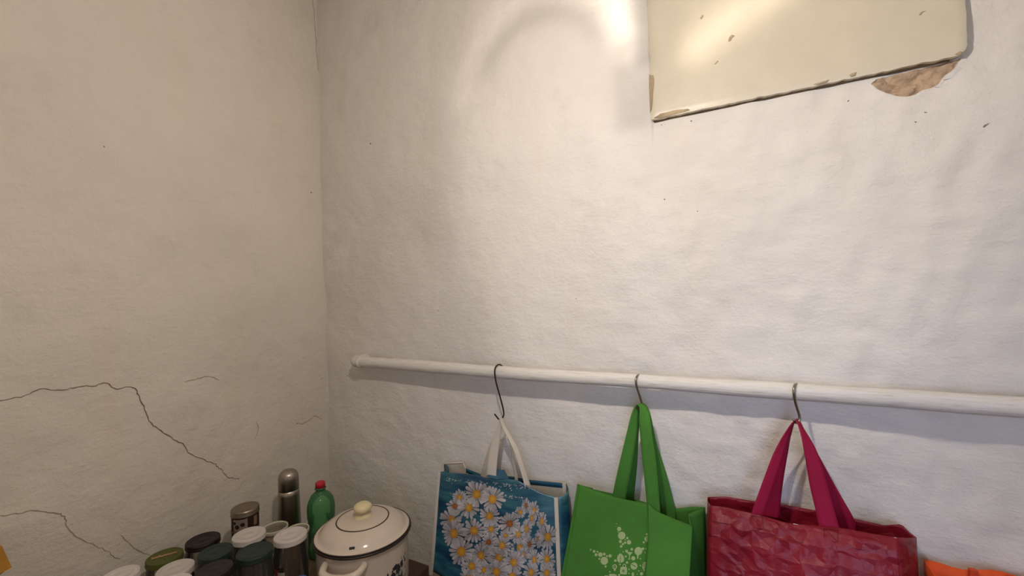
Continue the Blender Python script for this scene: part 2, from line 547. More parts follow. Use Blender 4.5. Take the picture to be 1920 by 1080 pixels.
wall_ribbon('crack', [(-260, 800), (-160, 772), (-80, 764), (0, 751), (40, 744), (75, 730), (110, 732), (145, 726), (180, 722), (200, 718), (215, 729), (248, 726), (258, 738),
                      (270, 768), (280, 790), (300, 807), (330, 826), (347, 838), (355, 850), (385, 862), (405, 872), (415, 880), (430, 895), (450, 898)],
            'L', 0.0024, M['crack'], wall_left)
wall_ribbon('crack', [(-200, 985), (-90, 972), (0, 966), (40, 961), (70, 957), (105, 963), (120, 968), (127, 992), (150, 1010), (185, 1024), (205, 1036), (225, 1048)],
            'L', 0.0021, M['crack_soft'], wall_left)
wall_ribbon('crack', [(226, 1003), (245, 1022), (262, 1034), (285, 1041)], 'L', 0.0024, M['crack_soft'], wall_left)
wall_ribbon('crack', [(558, 792), (566, 795), (580, 787), (590, 780), (603, 786)], 'L', 0.0024, M['crack_soft'], wall_left, 0.0006)
wall_ribbon('crack', [(345, 717), (372, 709), (395, 706), (412, 713)], 'L', 0.0022, M['crack_soft'], wall_left)
wall_ribbon('crack', [(586, -10), (590, 20), (592, 60), (594, 100), (596, 132)], 'L', 0.0022, M['crack_soft'], wall_left)
wall_ribbon('crack', [(480, 790), (486, 806), (478, 824)], 'L', 0.0018, M['crack_soft'], wall_left)

def dent(px, py, side, r, parent, stretch=1.0, ang=0.0):
    p = on(px, py, 0, 0.0) if side == 'L' else on(px, py, 1, 0.0)
    V, Fc = [], []
    n = 9
    c = (p[1], p[2]) if side == 'L' else (p[0], p[2])
    for k in range(n + 1):
        if k == n: u = v = 0
        else:
            rr = r * rng.uniform(0.6, 1.2); a = 2 * math.pi * k / n
            u, v = rr * math.cos(a) * stretch, rr * math.sin(a)
            u, v = u * math.cos(ang) - v * math.sin(ang), u * math.sin(ang) + v * math.cos(ang)
        lift = 0.0009 if k == n else 0.0004
        if side == 'L': V.append((left_x(c[0] + u, c[1] + v) + lift, c[0] + u, c[1] + v))
        else: V.append((c[0] + u, back_y(c[0] + u, c[1] + v) - lift, c[1] + v))
    for k in range(n): Fc.append((k, (k + 1) % n, n))
    mesh('dent', V, Fc, M['crack'], parent)

for a in ((583, 361, 0.0032), (603, 709, 0.002), (557, 794, 0.0022), (195, 275, 0.002)): dent(a[0], a[1], 'L', a[2], wall_left)
for a in ((697, 270, 0.0034, 1), (651, 705, 0.0024, 1), (1246, 374, 0.0018, 1), (1240, 234, 0.0016, 1), (1296, 227, 0.0022, 1), (1847, 236, 0.002, 3.0, 0.6),
          (1735, 211, 0.0013, 2.2, -0.5), (1716, 229, 0.0013, 1.8, -0.5), (1590, 190, 0.0012, 2.0, 0.9), (1785, 137, 0.0014, 5.5, 0.38),
          (823, 582, 0.002, 1), (1080, 560, 0.0016, 1), (1308, 396, 0.0015, 1)):
    dent(a[0], a[1], 'B', a[2], wall_back, *(a[3:]))

# bare render where the limewash fell off
pc = patch.mean(0)
ww = Waves(9, 0.012, 0.06, 30, 0.9)
gx = np.arange(patch[:, 0].min() - 0.006, patch[:, 0].max() + 0.006, 0.0022); gz = np.arange(patch[:, 1].min() - 0.006, patch[:, 1].max() + 0.006, 0.0022)
PX, PZ = np.meshgrid(gx, gz)
PY = back_y(PX, PZ, False) + 0.0042 - 0.0026 * ww(PX, PZ * 1.6)
keep = in_poly(PX, PZ, patch) > -0.0035
fcs = [f for f in grid_faces(len(gx), len(gz)) if all(keep.ravel()[i] for i in f)]
mesh('exposed_render', np.stack([PX.ravel(), np.maximum(PY, back_y(PX, PZ, False) + 0.0008).ravel(), PZ.ravel()], 1), fcs, M['bare'], wall_back)

# ------------------------------------------------------------------ hatch cover board
def hatch():
    t = thing('hatch_cover', 'cream painted hatch cover board with chipped edges high on the wall', 'hatch cover', (1.61, 0.0, PANEL_B))
    T = 0.019
    h = 0.70
    wv = Waves(21, 0.2, 0.6, 10); we = Waves(22, 0.01, 0.05, 16, 0.6)
    nu, nv = 90, 80
    r = 0.012
    V = []
    for j in range(nv):
        for i in range(nu):
            a = i / (nu - 1); b = j / (nv - 1)
            # crowd rows to the edges
            a = 0.5 - 0.5 * math.cos(math.pi * a) if False else a
            x = PANEL_L + (PANEL_R - PANEL_L) * a; z = PANEL_B + h * b
            if j == 0: z += 0.0007 * we(x, 0.0)
            if i in (0, nu - 1): x += 0.0007 * we(0.3, z)
            # softened corner at the bottom right
            dx = x - (PANEL_R - 0.018); dz = (PANEL_B + 0.018) - z
            if dx > 0 and dz > 0:
                q = math.hypot(dx, dz)
                if q > 0.018: x -= dx * (1 - 0.018 / q); z += dz * (1 - 0.018 / q)
            e = min(i, nu - 1 - i, j) 
            y = -T + 0.0008 * wv(x, z) + (0.0022 if e == 0 else 0)
            V.append((x, y, z))
    Fc = grid_faces(nu, nv)
    # side walls back to the plaster
    ring = [i for i in range(nu)] + [j * nu + nu - 1 for j in range(1, nv)]
    left = [j * nu for j in range(nv)]
    def skirt(idx, flip):
        base = len(V); m = len(idx)
        for k in idx: V.append(V[k])
        for k in idx: V.append((V[k][0], -0.0065, V[k][2]))
        for k in range(m - 1):
            q = (base + k, base + m + k, base + m + k + 1, base + k + 1)
            Fc.append(q if not flip else q[::-1])
    skirt(ring, False); skirt(left, True)
    tube('shade_joint', [(PANEL_L + 0.004 + (PANEL_R - PANEL_L - 0.026) * k / 12, -0.004, PANEL_B - 0.0004 + 0.0006 * (k % 2)) for k in range(13)], 0.0026, M['edge_shade'], t, 6)  # dark strips added for the shade under and right of the board
    tube('shade_joint', [(PANEL_R - 0.0015 + 0.0005 * (k % 2), -0.004, PANEL_B + 0.018 + (h - 0.02) * k / 12) for k in range(13)], 0.0026, M['edge_shade'], t, 6)
    box('batten', (PANEL_L + 0.03, -0.0065, PANEL_B + 0.04), (PANEL_R - 0.03, -0.0002, PANEL_B + h - 0.04), M['chip'], t)
    recalc(mesh('board', V, Fc, M['cream'], t))
    # chipped paint: strips and flakes at the edges
    def flake(poly, y, name, mat, th=0.0012):
        pts = [on(a, b, 1, y) for a, b in poly]
        c = sum(pts) / len(pts)
        VV = [p + np.array([0, 0.0002, 0]) for p in pts] + [c + (p - c) * 0.75 + np.array([0, -th, 0]) for p in pts]
        n = len(pts)
        FF = [tuple(range(n, 2 * n))] + [(k, (k + 1) % n, n + (k + 1) % n, n + k) for k in range(n)]
        recalc(mesh(name, VV, FF, mat, t, smooth=False))
    flake([(1217, 140), (1225, 141), (1227, 150), (1225, 170), (1224, 190), (1222, 205), (1219, 212), (1218, 190), (1217, 165)], -T, 'chip', M['chip'])
    flake([(1226, 222), (1232, 214), (1246, 211), (1262, 206), (1284, 203), (1300, 199), (1296, 206), (1280, 211), (1258, 216), (1240, 222)], -T, 'chip', M['chip'])
    flake([(1365, 78), (1367, 70), (1372, 65), (1378, 67), (1373, 71), (1370, 77)], -T, 'chip', M['chip'])
    flake([(1312, 34), (1317, 27), (1319, 30), (1315, 36)], -T, 'chip', M['chip'])
    flake([(1722, 28), (1728, 22), (1738, 19), (1730, 24), (1725, 30)], -T, 'chip', M['chip'])
    flake([(1592, 141), (1598, 137), (1606, 135), (1604, 141), (1596, 144)], -T, 'chip', M['chip'])
    flake([(1338, 121), (1346, 113), (1348, 115), (1341, 122)], -T, 'chip', M['chip'])
    flake([(1525, 158), (1540, 153), (1555, 149), (1550, 154), (1532, 159)], -T, 'chip', M['chip'])
    flake([(1790, 102), (1800, 96), (1806, 97), (1800, 104)], -T, 'chip', M['chip'])
hatch()

# lifting limewash flakes beside the bare patch
def wflake(poly, lift):
    pts = [on(a, b, 1, 0.0) for a, b in poly]
    VV = []
    for k, p in enumerate(pts):
        y = float(back_y(p[0], p[2], False))
        VV.append((p[0], y - 0.0006 - (lift if k < len(pts) // 2 else 0), p[2]))
    n = len(VV)
    VV += [(v[0], v[1] + 0.0012, v[2]) for v in VV]
    FF = [tuple(range(n)), tuple(range(2 * n - 1, n - 1, -1))] + [(k, (k + 1) % n, n + (k + 1) % n, n + k) for k in range(n)]
    recalc(mesh('lime_flake', VV, FF, M['flake'], wall_back, smooth=False))
wflake([(1768, 150), (1776, 140), (1790, 131), (1797, 122), (1806, 128), (1800, 138), (1786, 146)], 0.004)
wflake([(1752, 163), (1762, 156), (1774, 150), (1780, 154), (1766, 162)], 0.0025)

# ------------------------------------------------------------------ pole
def paint_material():
    N = NT('brushed_white_paint')
    v = N.coords((3, 40, 40))
    f = N.noise(v, 6, 6, 0.6)
    N.l(N.ramp(f, [(0.30, (0.60, 0.56, 0.50, 1)), (0.46, (0.76, 0.72, 0.66, 1)), (0.7, (0.81, 0.78, 0.73, 1))]), N.b.inputs['Base Color'])
    N.b.inputs['Roughness'].default_value = 0.6
    N.l(N.bump(f, 0.5, 0.003), N.b.inputs['Normal'])
    return N.m
M['pole'] = paint_material()
ROD_Y, ROD_Z, ROD_R = -0.06, 1.2648, 0.0185
def pole():
    t = thing('clothes_pole', 'white painted pole fixed along the wall holding the three hooks', 'pole', (0.24, ROD_Y, ROD_Z))
    wv = Waves(31, 0.05, 0.5, 12, 0.9)
    n, m = 24, 160
    V, Fc = [], []
    for i in range(m):
        x = 0.245 + (RX - 0.245) * i / (m - 1)
        for k in range(n):
            a = 2 * math.pi * k / n
            r = ROD_R * (1 + 0.03 * wv(x, 0.03 * math.cos(a)))
            V.append((x, ROD_Y + 0.0012 * wv(x * 0.4, 0.2) + r * math.cos(a), ROD_Z + 0.001 * wv(x * 0.4, 1.3) + r * math.sin(a)))
    for i in range(m - 1):
        for k in range(n):
            Fc.append((i * n + k, i * n + (k + 1) % n, (i + 1) * n + (k + 1) % n, (i + 1) * n + k))
    recalc(mesh('pole_shaft', V, Fc, M['pole'], t))
    # rounded end turning into the wall
    pts = [(0.262, ROD_Y, ROD_Z), (0.243, ROD_Y + 0.001, ROD_Z), (0.232, ROD_Y + 0.008, ROD_Z), (0.228, ROD_Y + 0.022, ROD_Z), (0.2275, ROD_Y + 0.045, ROD_Z), (0.2275, 0.004, ROD_Z)]
    tube('end_elbow', catmull(pts, 4), 0.0205, M['pole'], t, 20)
    tube('end_collar', [(0.256, ROD_Y, ROD_Z), (0.259, ROD_Y, ROD_Z), (0.266, ROD_Y, ROD_Z), (0.269, ROD_Y, ROD_Z)], [0.0195, 0.0222, 0.0222, 0.0195], M['pole'], t, 20)
pole()

# ------------------------------------------------------------------ hooks
M['dark_wire'] = plain('dark_wire', srgb(58, 48, 42), 0.45, 0.7)
M['steel_wire'] = plain('steel_wire', srgb(150, 140, 130), 0.28, 1.0)
def hook(label, px, ys, r, mat):
    pts = [on(a, b, 1, y) for (a, b), y in zip(px, ys)]
    c = catmull(pts, 6)
    base = min(p[2] for p in c)
    t = thing('s_hook', label, 'hook', tuple(pts[-2]), 'hooks hanging on the pole')
    rs = [r] * len(c)
    rs[0] = rs[-1] = r * 0.6
    tube('wire', c, rs, mat, t, 10)
    return t
RT = ROD_Y
hook('long thin dark wire hook holding the daisy bag', [(944, 690), (941, 686), (936, 683.5), (930, 687), (927.5, 697), (930, 716), (937, 742), (943, 765), (944.5, 777), (941, 785), (935.5, 786), (931, 781), (927, 776)],
     [RT + 0.026, RT + 0.020, RT, RT - 0.017, RT - 0.0245, RT - 0.022, RT - 0.018, RT - 0.015, RT - 0.015, RT - 0.018, RT - 0.024, RT - 0.030, RT - 0.036], 0.0023, M['dark_wire'])
hook('steel hook holding the green bag', [(1205, 711), (1203, 706), (1198, 703), (1194, 706), (1192, 714), (1194, 726), (1199, 741), (1203, 755), (1203.5, 762), (1200, 767), (1195.5, 766), (1192, 760)],
     [RT + 0.026, RT + 0.020, RT, RT - 0.017, RT - 0.0245, RT - 0.023, RT - 0.019, RT - 0.015, RT - 0.015, RT - 0.018, RT - 0.024, RT - 0.03], 0.0026, M['steel_wire'])
hook('steel hook holding the red bag', [(1500, 728), (1498, 723), (1494, 720), (1490, 723), (1488.5, 733), (1490, 748), (1494, 764), (1498.5, 778), (1499, 787), (1496, 792), (1491, 792), (1488, 786)],
     [RT + 0.026, RT + 0.020, RT, RT - 0.017, RT - 0.0245, RT - 0.023, RT - 0.019, RT - 0.015, RT - 0.015, RT - 0.018, RT - 0.024, RT - 0.03], 0.0027, M['steel_wire'])

# ------------------------------------------------------------------ bags
def resample(pts, n):
    P = np.array(pts, float)
    s = np.concatenate([[0], np.cumsum(np.linalg.norm(np.diff(P, axis=0), axis=1))])
    q = np.linspace(0, s[-1], n)
    return np.stack([np.interp(q, s, P[:, k]) for k in range(3)], 1)

def loft(name, top, bot, zb, nu, nv, mat, parent, wob=None, thick=0.0012, t0=0.0, t1=None, push=0.0):
    """cloth panel: columns run from the top edge through the row `bot` and on down to height zb (or t0..t1 of that run)"""
    A = resample(top, nu); B = resample(bot, nu)
    V = []
    for j in range(nv):
        for i in range(nu):
            tt = (A[i, 2] - zb) / max(1e-6, A[i, 2] - B[i, 2])
            f = j / (nv - 1)
            if t1 is not None: f = t0 + (t1 - t0) * f
            g = tt * f
            d = B[i] - A[i]
            e = max(0.0, g - 1.0)
            p = A[i] + d * min(g, 1.0) + np.array([0.2 * d[0], 0.2 * d[1], d[2]]) * e
            if wob is not None: p = p + np.array([0, wob(p[0], p[2], i / (nu - 1), f), 0])
            p[1] -= push
            V.append(p)
    o = mesh(name, V, grid_faces(nu, nv), mat, parent)
    if thick: thicken(o, thick)
    o['grid'] = (nu, nv)
    return o

def edge(o, which):
    nu, nv = o['grid']
    vs = [np.array(v.co) for v in o.data.vertices]
    if which == 'L': return [vs[j * nu] for j in range(nv)]
    if which == 'R': return [vs[j * nu + nu - 1] for j in range(nv)]
    if which == 'B': return vs[(nv - 1) * nu:]
    return vs[:nu]

def bridge(name, A, B, mat, parent, n=8, bow=(0, 0, 0), thick=0.0012, fold=0.0):
    """gusset between two edges of equal length, bowed by a vector (a centre fold if fold > 0)"""
    V = []
    m = min(len(A), len(B))
    A = resample(A, m); B = resample(B, m)
    for j in range(m):
        for i in range(n):
            s = i / (n - 1)
            p = A[j] * (1 - s) + B[j] * s
            k = (1 - abs(2 * s - 1)) if fold else math.sin(math.pi * s)
            V.append(p + np.array(bow) * k)
    o = mesh(name, V, grid_faces(n, m), mat, parent)
    if thick: thicken(o, thick)
    return o

def strap(name, pts, widths, wdirs, mat, parent, thick=0.0016, n=8, cup=0.0):
    """flat webbing along pts; wdirs: unit width direction at each point"""
    C = catmull(pts, n); W = np.interp(np.linspace(0, 1, len(C)), np.linspace(0, 1, len(widths)), widths)
    D = catmull([np.array(d) / np.linalg.norm(d) for d in wdirs], n)
    V = []
    k = 5
    for p, w, d in zip(C, W, D):
        d = d / np.linalg.norm(d)
        for i in range(k):
            s = i / (k - 1) - 0.5
            V.append(p + d * w * s + np.array([0, cup * (1 - 4 * s * s), 0]))
    o = mesh(name, V, grid_faces(k, len(C)), mat, parent)
    thicken(o, thick)
    return o

def bvh_of(o):
    return BVHTree.FromPolygons([v.co[:] for v in o.data.vertices], [tuple(p.vertices) for p in o.data.polygons])

def printer(o):
    """returns f(px, py, lift) -> point on the panel seen at that place, lifted off the cloth"""
    tree = bvh_of(o)
    def f(px, py, lift):
        d = ray(px, py); d = d / np.linalg.norm(d)
        hit = tree.ray_cast(Vector(CAM), Vector(d))
        if hit[0] is None: return None
        n = np.array(hit[1]); 
        if n @ d > 0: n = -n
        return np.array(hit[0]) + n * lift
    return f

# ---- daisy bag
def teal_material(name, seed):
    N = NT(name)
    tc = N.n('ShaderNodeTexCoord'); mp = N.n('ShaderNodeMapping')
    mp.inputs['Scale'].default_value = (4, 4, 20); mp.inputs['Location'].default_value = (seed, 0, seed)
    N.l(tc.outputs['Object'], mp.inputs['Vector'])
    f = N.noise(mp.outputs['Vector'], 1.6, 6, 0.62)
    c = N.ramp(f, [(0.30, srgb(20, 46, 76)), (0.45, srgb(34, 82, 108)), (0.58, srgb(54, 108, 122)), (0.70, srgb(98, 138, 144)), (0.80, srgb(186, 198, 198))])
    N.l(c, N.b.inputs['Base Color'])
    N.b.inputs['Roughness'].default_value = 0.32
    v = N.coords()
    N.l(N.bump(N.noise(v, 16, 5), 0.35, 0.004), N.b.inputs['Normal'])
    return N.m
M['teal'] = teal_material('sea_print', 0.0)
M['white_web'] = cloth('white_webbing', srgb(222, 212, 198), 0.7, 700, 0, 0.3, 0.03)
M['lining'] = cloth('bag_lining', srgb(206, 196, 182), 0.7, 500, 0.5, 0.3, 0.05)
M['blue_hem'] = cloth('blue_hem', srgb(44, 92, 118), 0.45, 500, 0.3, 0.4, 0.15)

def petal_material():
    N = NT('petal_print')
    at = N.n('ShaderNodeVertexColor'); at.layer_name = 'ink'
    N.l(at.outputs['Color'], N.b.inputs['Base Color'])
    N.b.inputs['Roughness'].default_value = 0.34
    return N.m
M['ink'] = petal_material()

def ink_mesh(name, V, Fc, cols, parent):
    o = mesh(name, V, Fc, M['ink'], parent, smooth=False)
    ca = o.data.color_attributes.new('ink', 'FLOAT_COLOR', 'POINT')
    ca.data.foreach_set('color', np.array(cols, np.float32).ravel())
    return o

def pts(lst):
    return [on(a, b, 1, y) for a, b, y in lst]

def daisy_bag():
    t = thing('daisy_shopping_bag', 'blue shopping bag printed with white daisies on white straps', 'bag', (0.84, -0.06, 0.66))
    zb = 0.64
    wv = Waves(41, 0.08, 0.3, 10)
    top = pts([(823, 885, -0.085), (868, 888, -0.09), (892, 890, -0.093), (912, 896, -0.097), (953, 898, -0.099), (972, 901, -0.098), (991, 912, -0.094), (1014, 923, -0.088), (1046, 933, -0.080)])
    bot = pts([(808, 1080, -0.125), (856, 1080, -0.135), (880, 1080, -0.14), (903, 1080, -0.143), (945, 1080, -0.145), (966, 1080, -0.143), (988, 1080, -0.128), (1012, 1080, -0.12), (1052, 1080, -0.115)])
    fr = loft('front_panel', top, bot, zb, 60, 46, M['teal'], t, lambda x, z, u, f: 0.0035 * float(wv(x, z)) * min(1, 6 * f) * min(1, 8 * u, 8 * (1 - u)))
    btop = pts([(833, 869, -0.022), (869, 867, -0.022), (873, 877, -0.022), (905, 890, -0.024), (960, 893, -0.024), (991, 899, -0.022), (1061, 906, -0.02)])
    bbot = pts([(822, 1080, -0.022), (862, 1080, -0.022), (866, 1080, -0.022), (902, 1080, -0.022), (960, 1080, -0.022), (992, 1080, -0.022), (1075, 1080, -0.02)])
    bk = loft('back_panel', btop, bbot, zb, 50, 30, M['lining'], t)
    loft('back_hem', btop[2:], bbot[2:], zb, 40, 3, M['blue_hem'], t, t0=0.0, t1=0.045, push=0.0016)
    # white piping round the raised corner of the back panel
    c0 = [np.array(p) + np.array([0, -0.002, 0]) for p in btop[:3]]
    tube('corner_piping', [c0[0] - np.array([0, 0, 0.05]), c0[0] - np.array([0, 0, 0.02]), c0[0], c0[1], c0[2], c0[2] - np.array([-0.002, 0, 0.03])], 0.0022, M['white_web'], t, 6)
    bridge('side_gusset', edge(fr, 'R'), edge(bk, 'R'), M['teal'], t, 9, (0.018, 0, 0))
    bridge('side_gusset', edge(fr, 'L'), edge(bk, 'L'), M['teal'], t, 9, (0.03, 0, 0))
    bridge('bag_bottom', edge(fr, 'B'), edge(bk, 'B'), M['teal'], t, 6)
    # piping on the four upright edges
    for o, s in ((fr, 'L'), (fr, 'R'), (bk, 'R')):
        e = edge(o, s)
        sgn = -1 if s == 'L' else 1
        V = []
        for p in e:
            for dx, dy in ((0.0008, -0.0030), (-0.010, -0.0036), (-0.0105, 0.002), (0.0008, 0.0020)) if s == 'R' else ((-0.001, -0.0030), (0.008, -0.0036), (0.0085, 0.002), (-0.001, 0.002)):
                V.append(p + np.array([dx, dy, 0]))
        m = len(e); FF = []
        for j in range(m - 1):
            for k in range(4): FF.append((j * 4 + k, j * 4 + (k + 1) % 4, (j + 1) * 4 + (k + 1) % 4, (j + 1) * 4 + k))
        FF += [(0, 1, 2, 3), ((m - 1) * 4 + 3, (m - 1) * 4 + 2, (m - 1) * 4 + 1, (m - 1) * 4)]
        recalc(mesh('edge_binding', V, FF, M['white_web'], t, smooth=False))
    # straps
    hx = on(939, 785.5, 1, -0.084)
    X = np.array([1.0, 0, 0])
    fl = on(921, 893, 1, -0.089); frr = on(989, 910, 1, -0.088)
    strap('strap', [fl + np.array([0, 0.004, -0.03]), fl, fl * .55 + hx * .45 + np.array([-0.006, 0, 0]), hx + np.array([-0.004, 0, -0.02]), hx + np.array([0.001, 0, 0.0015]), hx + np.array([0.009, 0, -0.02]),
                    frr * .5 + hx * .5 + np.array([0.010, 0, 0.0]), frr, frr + np.array([0.002, 0.004, -0.03])],
          [0.034, 0.034, 0.03, 0.014, 0.009, 0.012, 0.016, 0.020, 0.022], [X, X, X + [0, .2, 0], [1, .6, 0], [.5, 1, 0], [.4, 1, .2], [.45, 1, .2], [.4, 1, 0], [.6, .8, 0]], M['white_web'], t)
    bl = on(909, 886, 1, -0.03); br = on(968, 894, 1, -0.03)
    strap('strap', [bl + np.array([0, 0, -0.03]), bl, bl * .5 + hx * .5 + np.array([-0.004, 0.006, 0]), hx + np.array([-0.006, 0.008, -0.025]), hx + np.array([0, 0.006, 0.002]), hx + np.array([0.006, 0.01, -0.02]),
                    br * .5 + hx * .5 + np.array([0.004, 0.01, 0]), br, br + np.array([0, 0, -0.03])],
          [0.026, 0.026, 0.02, 0.01, 0.008, 0.008, 0.010, 0.014, 0.02], [X, X, X, [1, .5, 0], [.5, 1, 0], [.2, 1, .2], [.1, 1, .2], [.2, 1, 0], X], M['white_web'], t)
    # blue stitched strap base folded over the hem
    pr = printer(fr)
    q = [on(a, b, 1, y) for a, b, y in ((911, 893, -0.0995), (931, 880, -0.06), (946, 881, -0.05), (954, 897, -0.098), (930, 899, -0.104))]
    mesh('strap_base', q, [(0, 1, 4), (1, 2, 4), (2, 3, 4)], M['blue_hem'], t, smooth=False)
    # daisies
    sc = 2.571
    D = [(295, 685, 60), (372, 708, 58), (212, 700, 35), (190, 742, 40), (258, 750, 50), (357, 790, 50), (172, 808, 54), (186, 873, 58), (283, 860, 54), (453, 826, 52), (364, 852, 40), (492, 877, 42),
         (433, 883, 26), (222, 960, 62), (352, 916, 40), (417, 932, 44), (500, 940, 40), (316, 980, 54), (402, 990, 52), (474, 1012, 52), (535, 850, 46, .5), (570, 765, 44, .55), (532, 740, 34, .6), (608, 815, 44, .5),
         (636, 890, 56, .75), (632, 997, 52, .7), (571, 1000, 46, .65), (548, 925, 40, .7), (503, 772, 28), (594, 900, 40, .5), (392, 1057, 54), (272, 1030, 50), (465, 1078, 50), (555, 1060, 46, .8), (632, 1065, 48, .8),
         (262, 1085, 48), (515, 975, 36), (330, 1050, 40), (560, 800, 40, .45), (200, 1130, 55), (300, 1140, 55), (380, 1135, 55), (470, 1150, 55), (560, 1140, 50), (640, 1150, 48, .8), (340, 1200, 55), (440, 1220, 55), (540, 1210, 55)]
    V, Fc, Cc = [], [], []
    r2 = random.Random(5)
    order = sorted(range(len(D)), key=lambda k: (D[k][2] + r2.uniform(-15, 15)))
    for rank, k in enumerate(order):
        d = D[k]
        cx, cy, R = 780 + d[0] / sc, 660 + d[1] / sc, d[2] / sc * 1.14
        asp = (d[3] if len(d) > 3 else 0.92)
        brown = k in (3, 14, 9, 27, 22)
        lift = 0.0011 + rank * 0.00005
        npet = r2.randint(15, 20)
        a0 = r2.uniform(0, 6.28)
        for p in range(npet):
            a = a0 + 2 * math.pi * p / npet + r2.uniform(-.08, .08)
            L = R * r2.uniform(0.82, 1.08); w = 2 * math.pi / npet * 0.46
            g = r2.uniform(0.36, 0.60)
            shape = [(0.22, -w * .5), (0.22, w * .5), (0.7, w * 1.05), (0.93, w * 0.7), (1.0, 0), (0.93, -w * 0.7), (0.7, -w * 1.05)]
            pp = [pr(cx + L * s * math.cos(a + b) * asp, cy + L * s * math.sin(a + b), lift + 0.00002 * (p % 2)) for s, b in shape]
            if any(x is None for x in pp): continue
            if max(np.linalg.norm(x - pp[0]) for x in pp) > 0.09: continue
            b0 = len(V); V += pp
            for s, b in shape:
                q = g * (0.62 + 0.45 * s)
                Cc.append((q, q * .955, q * 0.985, 1))
            Fc.append(tuple(range(b0, b0 + 7)))
        # eye of the flower
        c = pr(cx, cy, lift + 0.00008)
        if c is None: continue
        ring = []
        er = R * (0.34 if not brown else 0.3)
        for p in range(12):
            a = 2 * math.pi * p / 12
            ring.append(pr(cx + er * math.cos(a) * asp, cy + er * 1.05 * math.sin(a), lift + 0.00008))
        if any(x is None for x in ring): continue
        b0 = len(V); V += [c] + ring
        base = (0.36, 0.12, 0.03) if brown else (0.62, 0.34, 0.04)
        Cc.append((base[0] * 1.15, base[1] * 1.2, base[2], 1))
        for p in range(12):
            s = 0.75 if p % 2 else 0.9
            Cc.append((base[0] * s, base[1] * s * .8, base[2] * s, 1))
        for p in range(12): Fc.append((b0, b0 + 1 + p, b0 + 1 + (p + 1) % 12))
    ink_mesh('daisy_print', V, Fc, Cc, t)['label'] = 'printed heap of white daisies with yellow centres'
    # spray of white drops along the waterline
    V, Fc, Cc = [], [], []
    for k in range(150):
        if k < 90:
            x = r2.uniform(836, 1000); y = 893 + (x - 836) * 0.10 + abs(r2.gauss(0, 5)) + 2
        elif k < 120:
            x = r2.uniform(840, 880); y = 928 - (x - 840) * 0.2 + r2.gauss(0, 2)
        else:
            x = r2.uniform(944, 985); y = 929 + (x - 944) * 0.15 + r2.gauss(0, 1.6)
        rr = r2.uniform(0.4, 1.3)
        p = [pr(x + rr * 1.6 * math.cos(a), y + rr * math.sin(a), 0.0010) for a in (0, 1.57, 3.14, 4.71)]
        if any(q is None for q in p): continue
        b0 = len(V); V += p; g = r2.uniform(0.25, 0.6)
        Cc += [(g, g, g, 1)] * 4; Fc.append((b0, b0 + 1, b0 + 2, b0 + 3))
    ink_mesh('spray_print', V, Fc, Cc, t)
daisy_bag()

# ---- green bag
M['green'] = cloth('green_felt', srgb(76, 132, 54), 0.85, 350, 0.0, 0.2, 0.06)
M['print_pale'] = plain('pale_green_print', srgb(176, 196, 140), 0.8, var=0.03)
M['print_line'] = plain('green_print_line', srgb(60, 110, 40), 0.8, var=0.03)

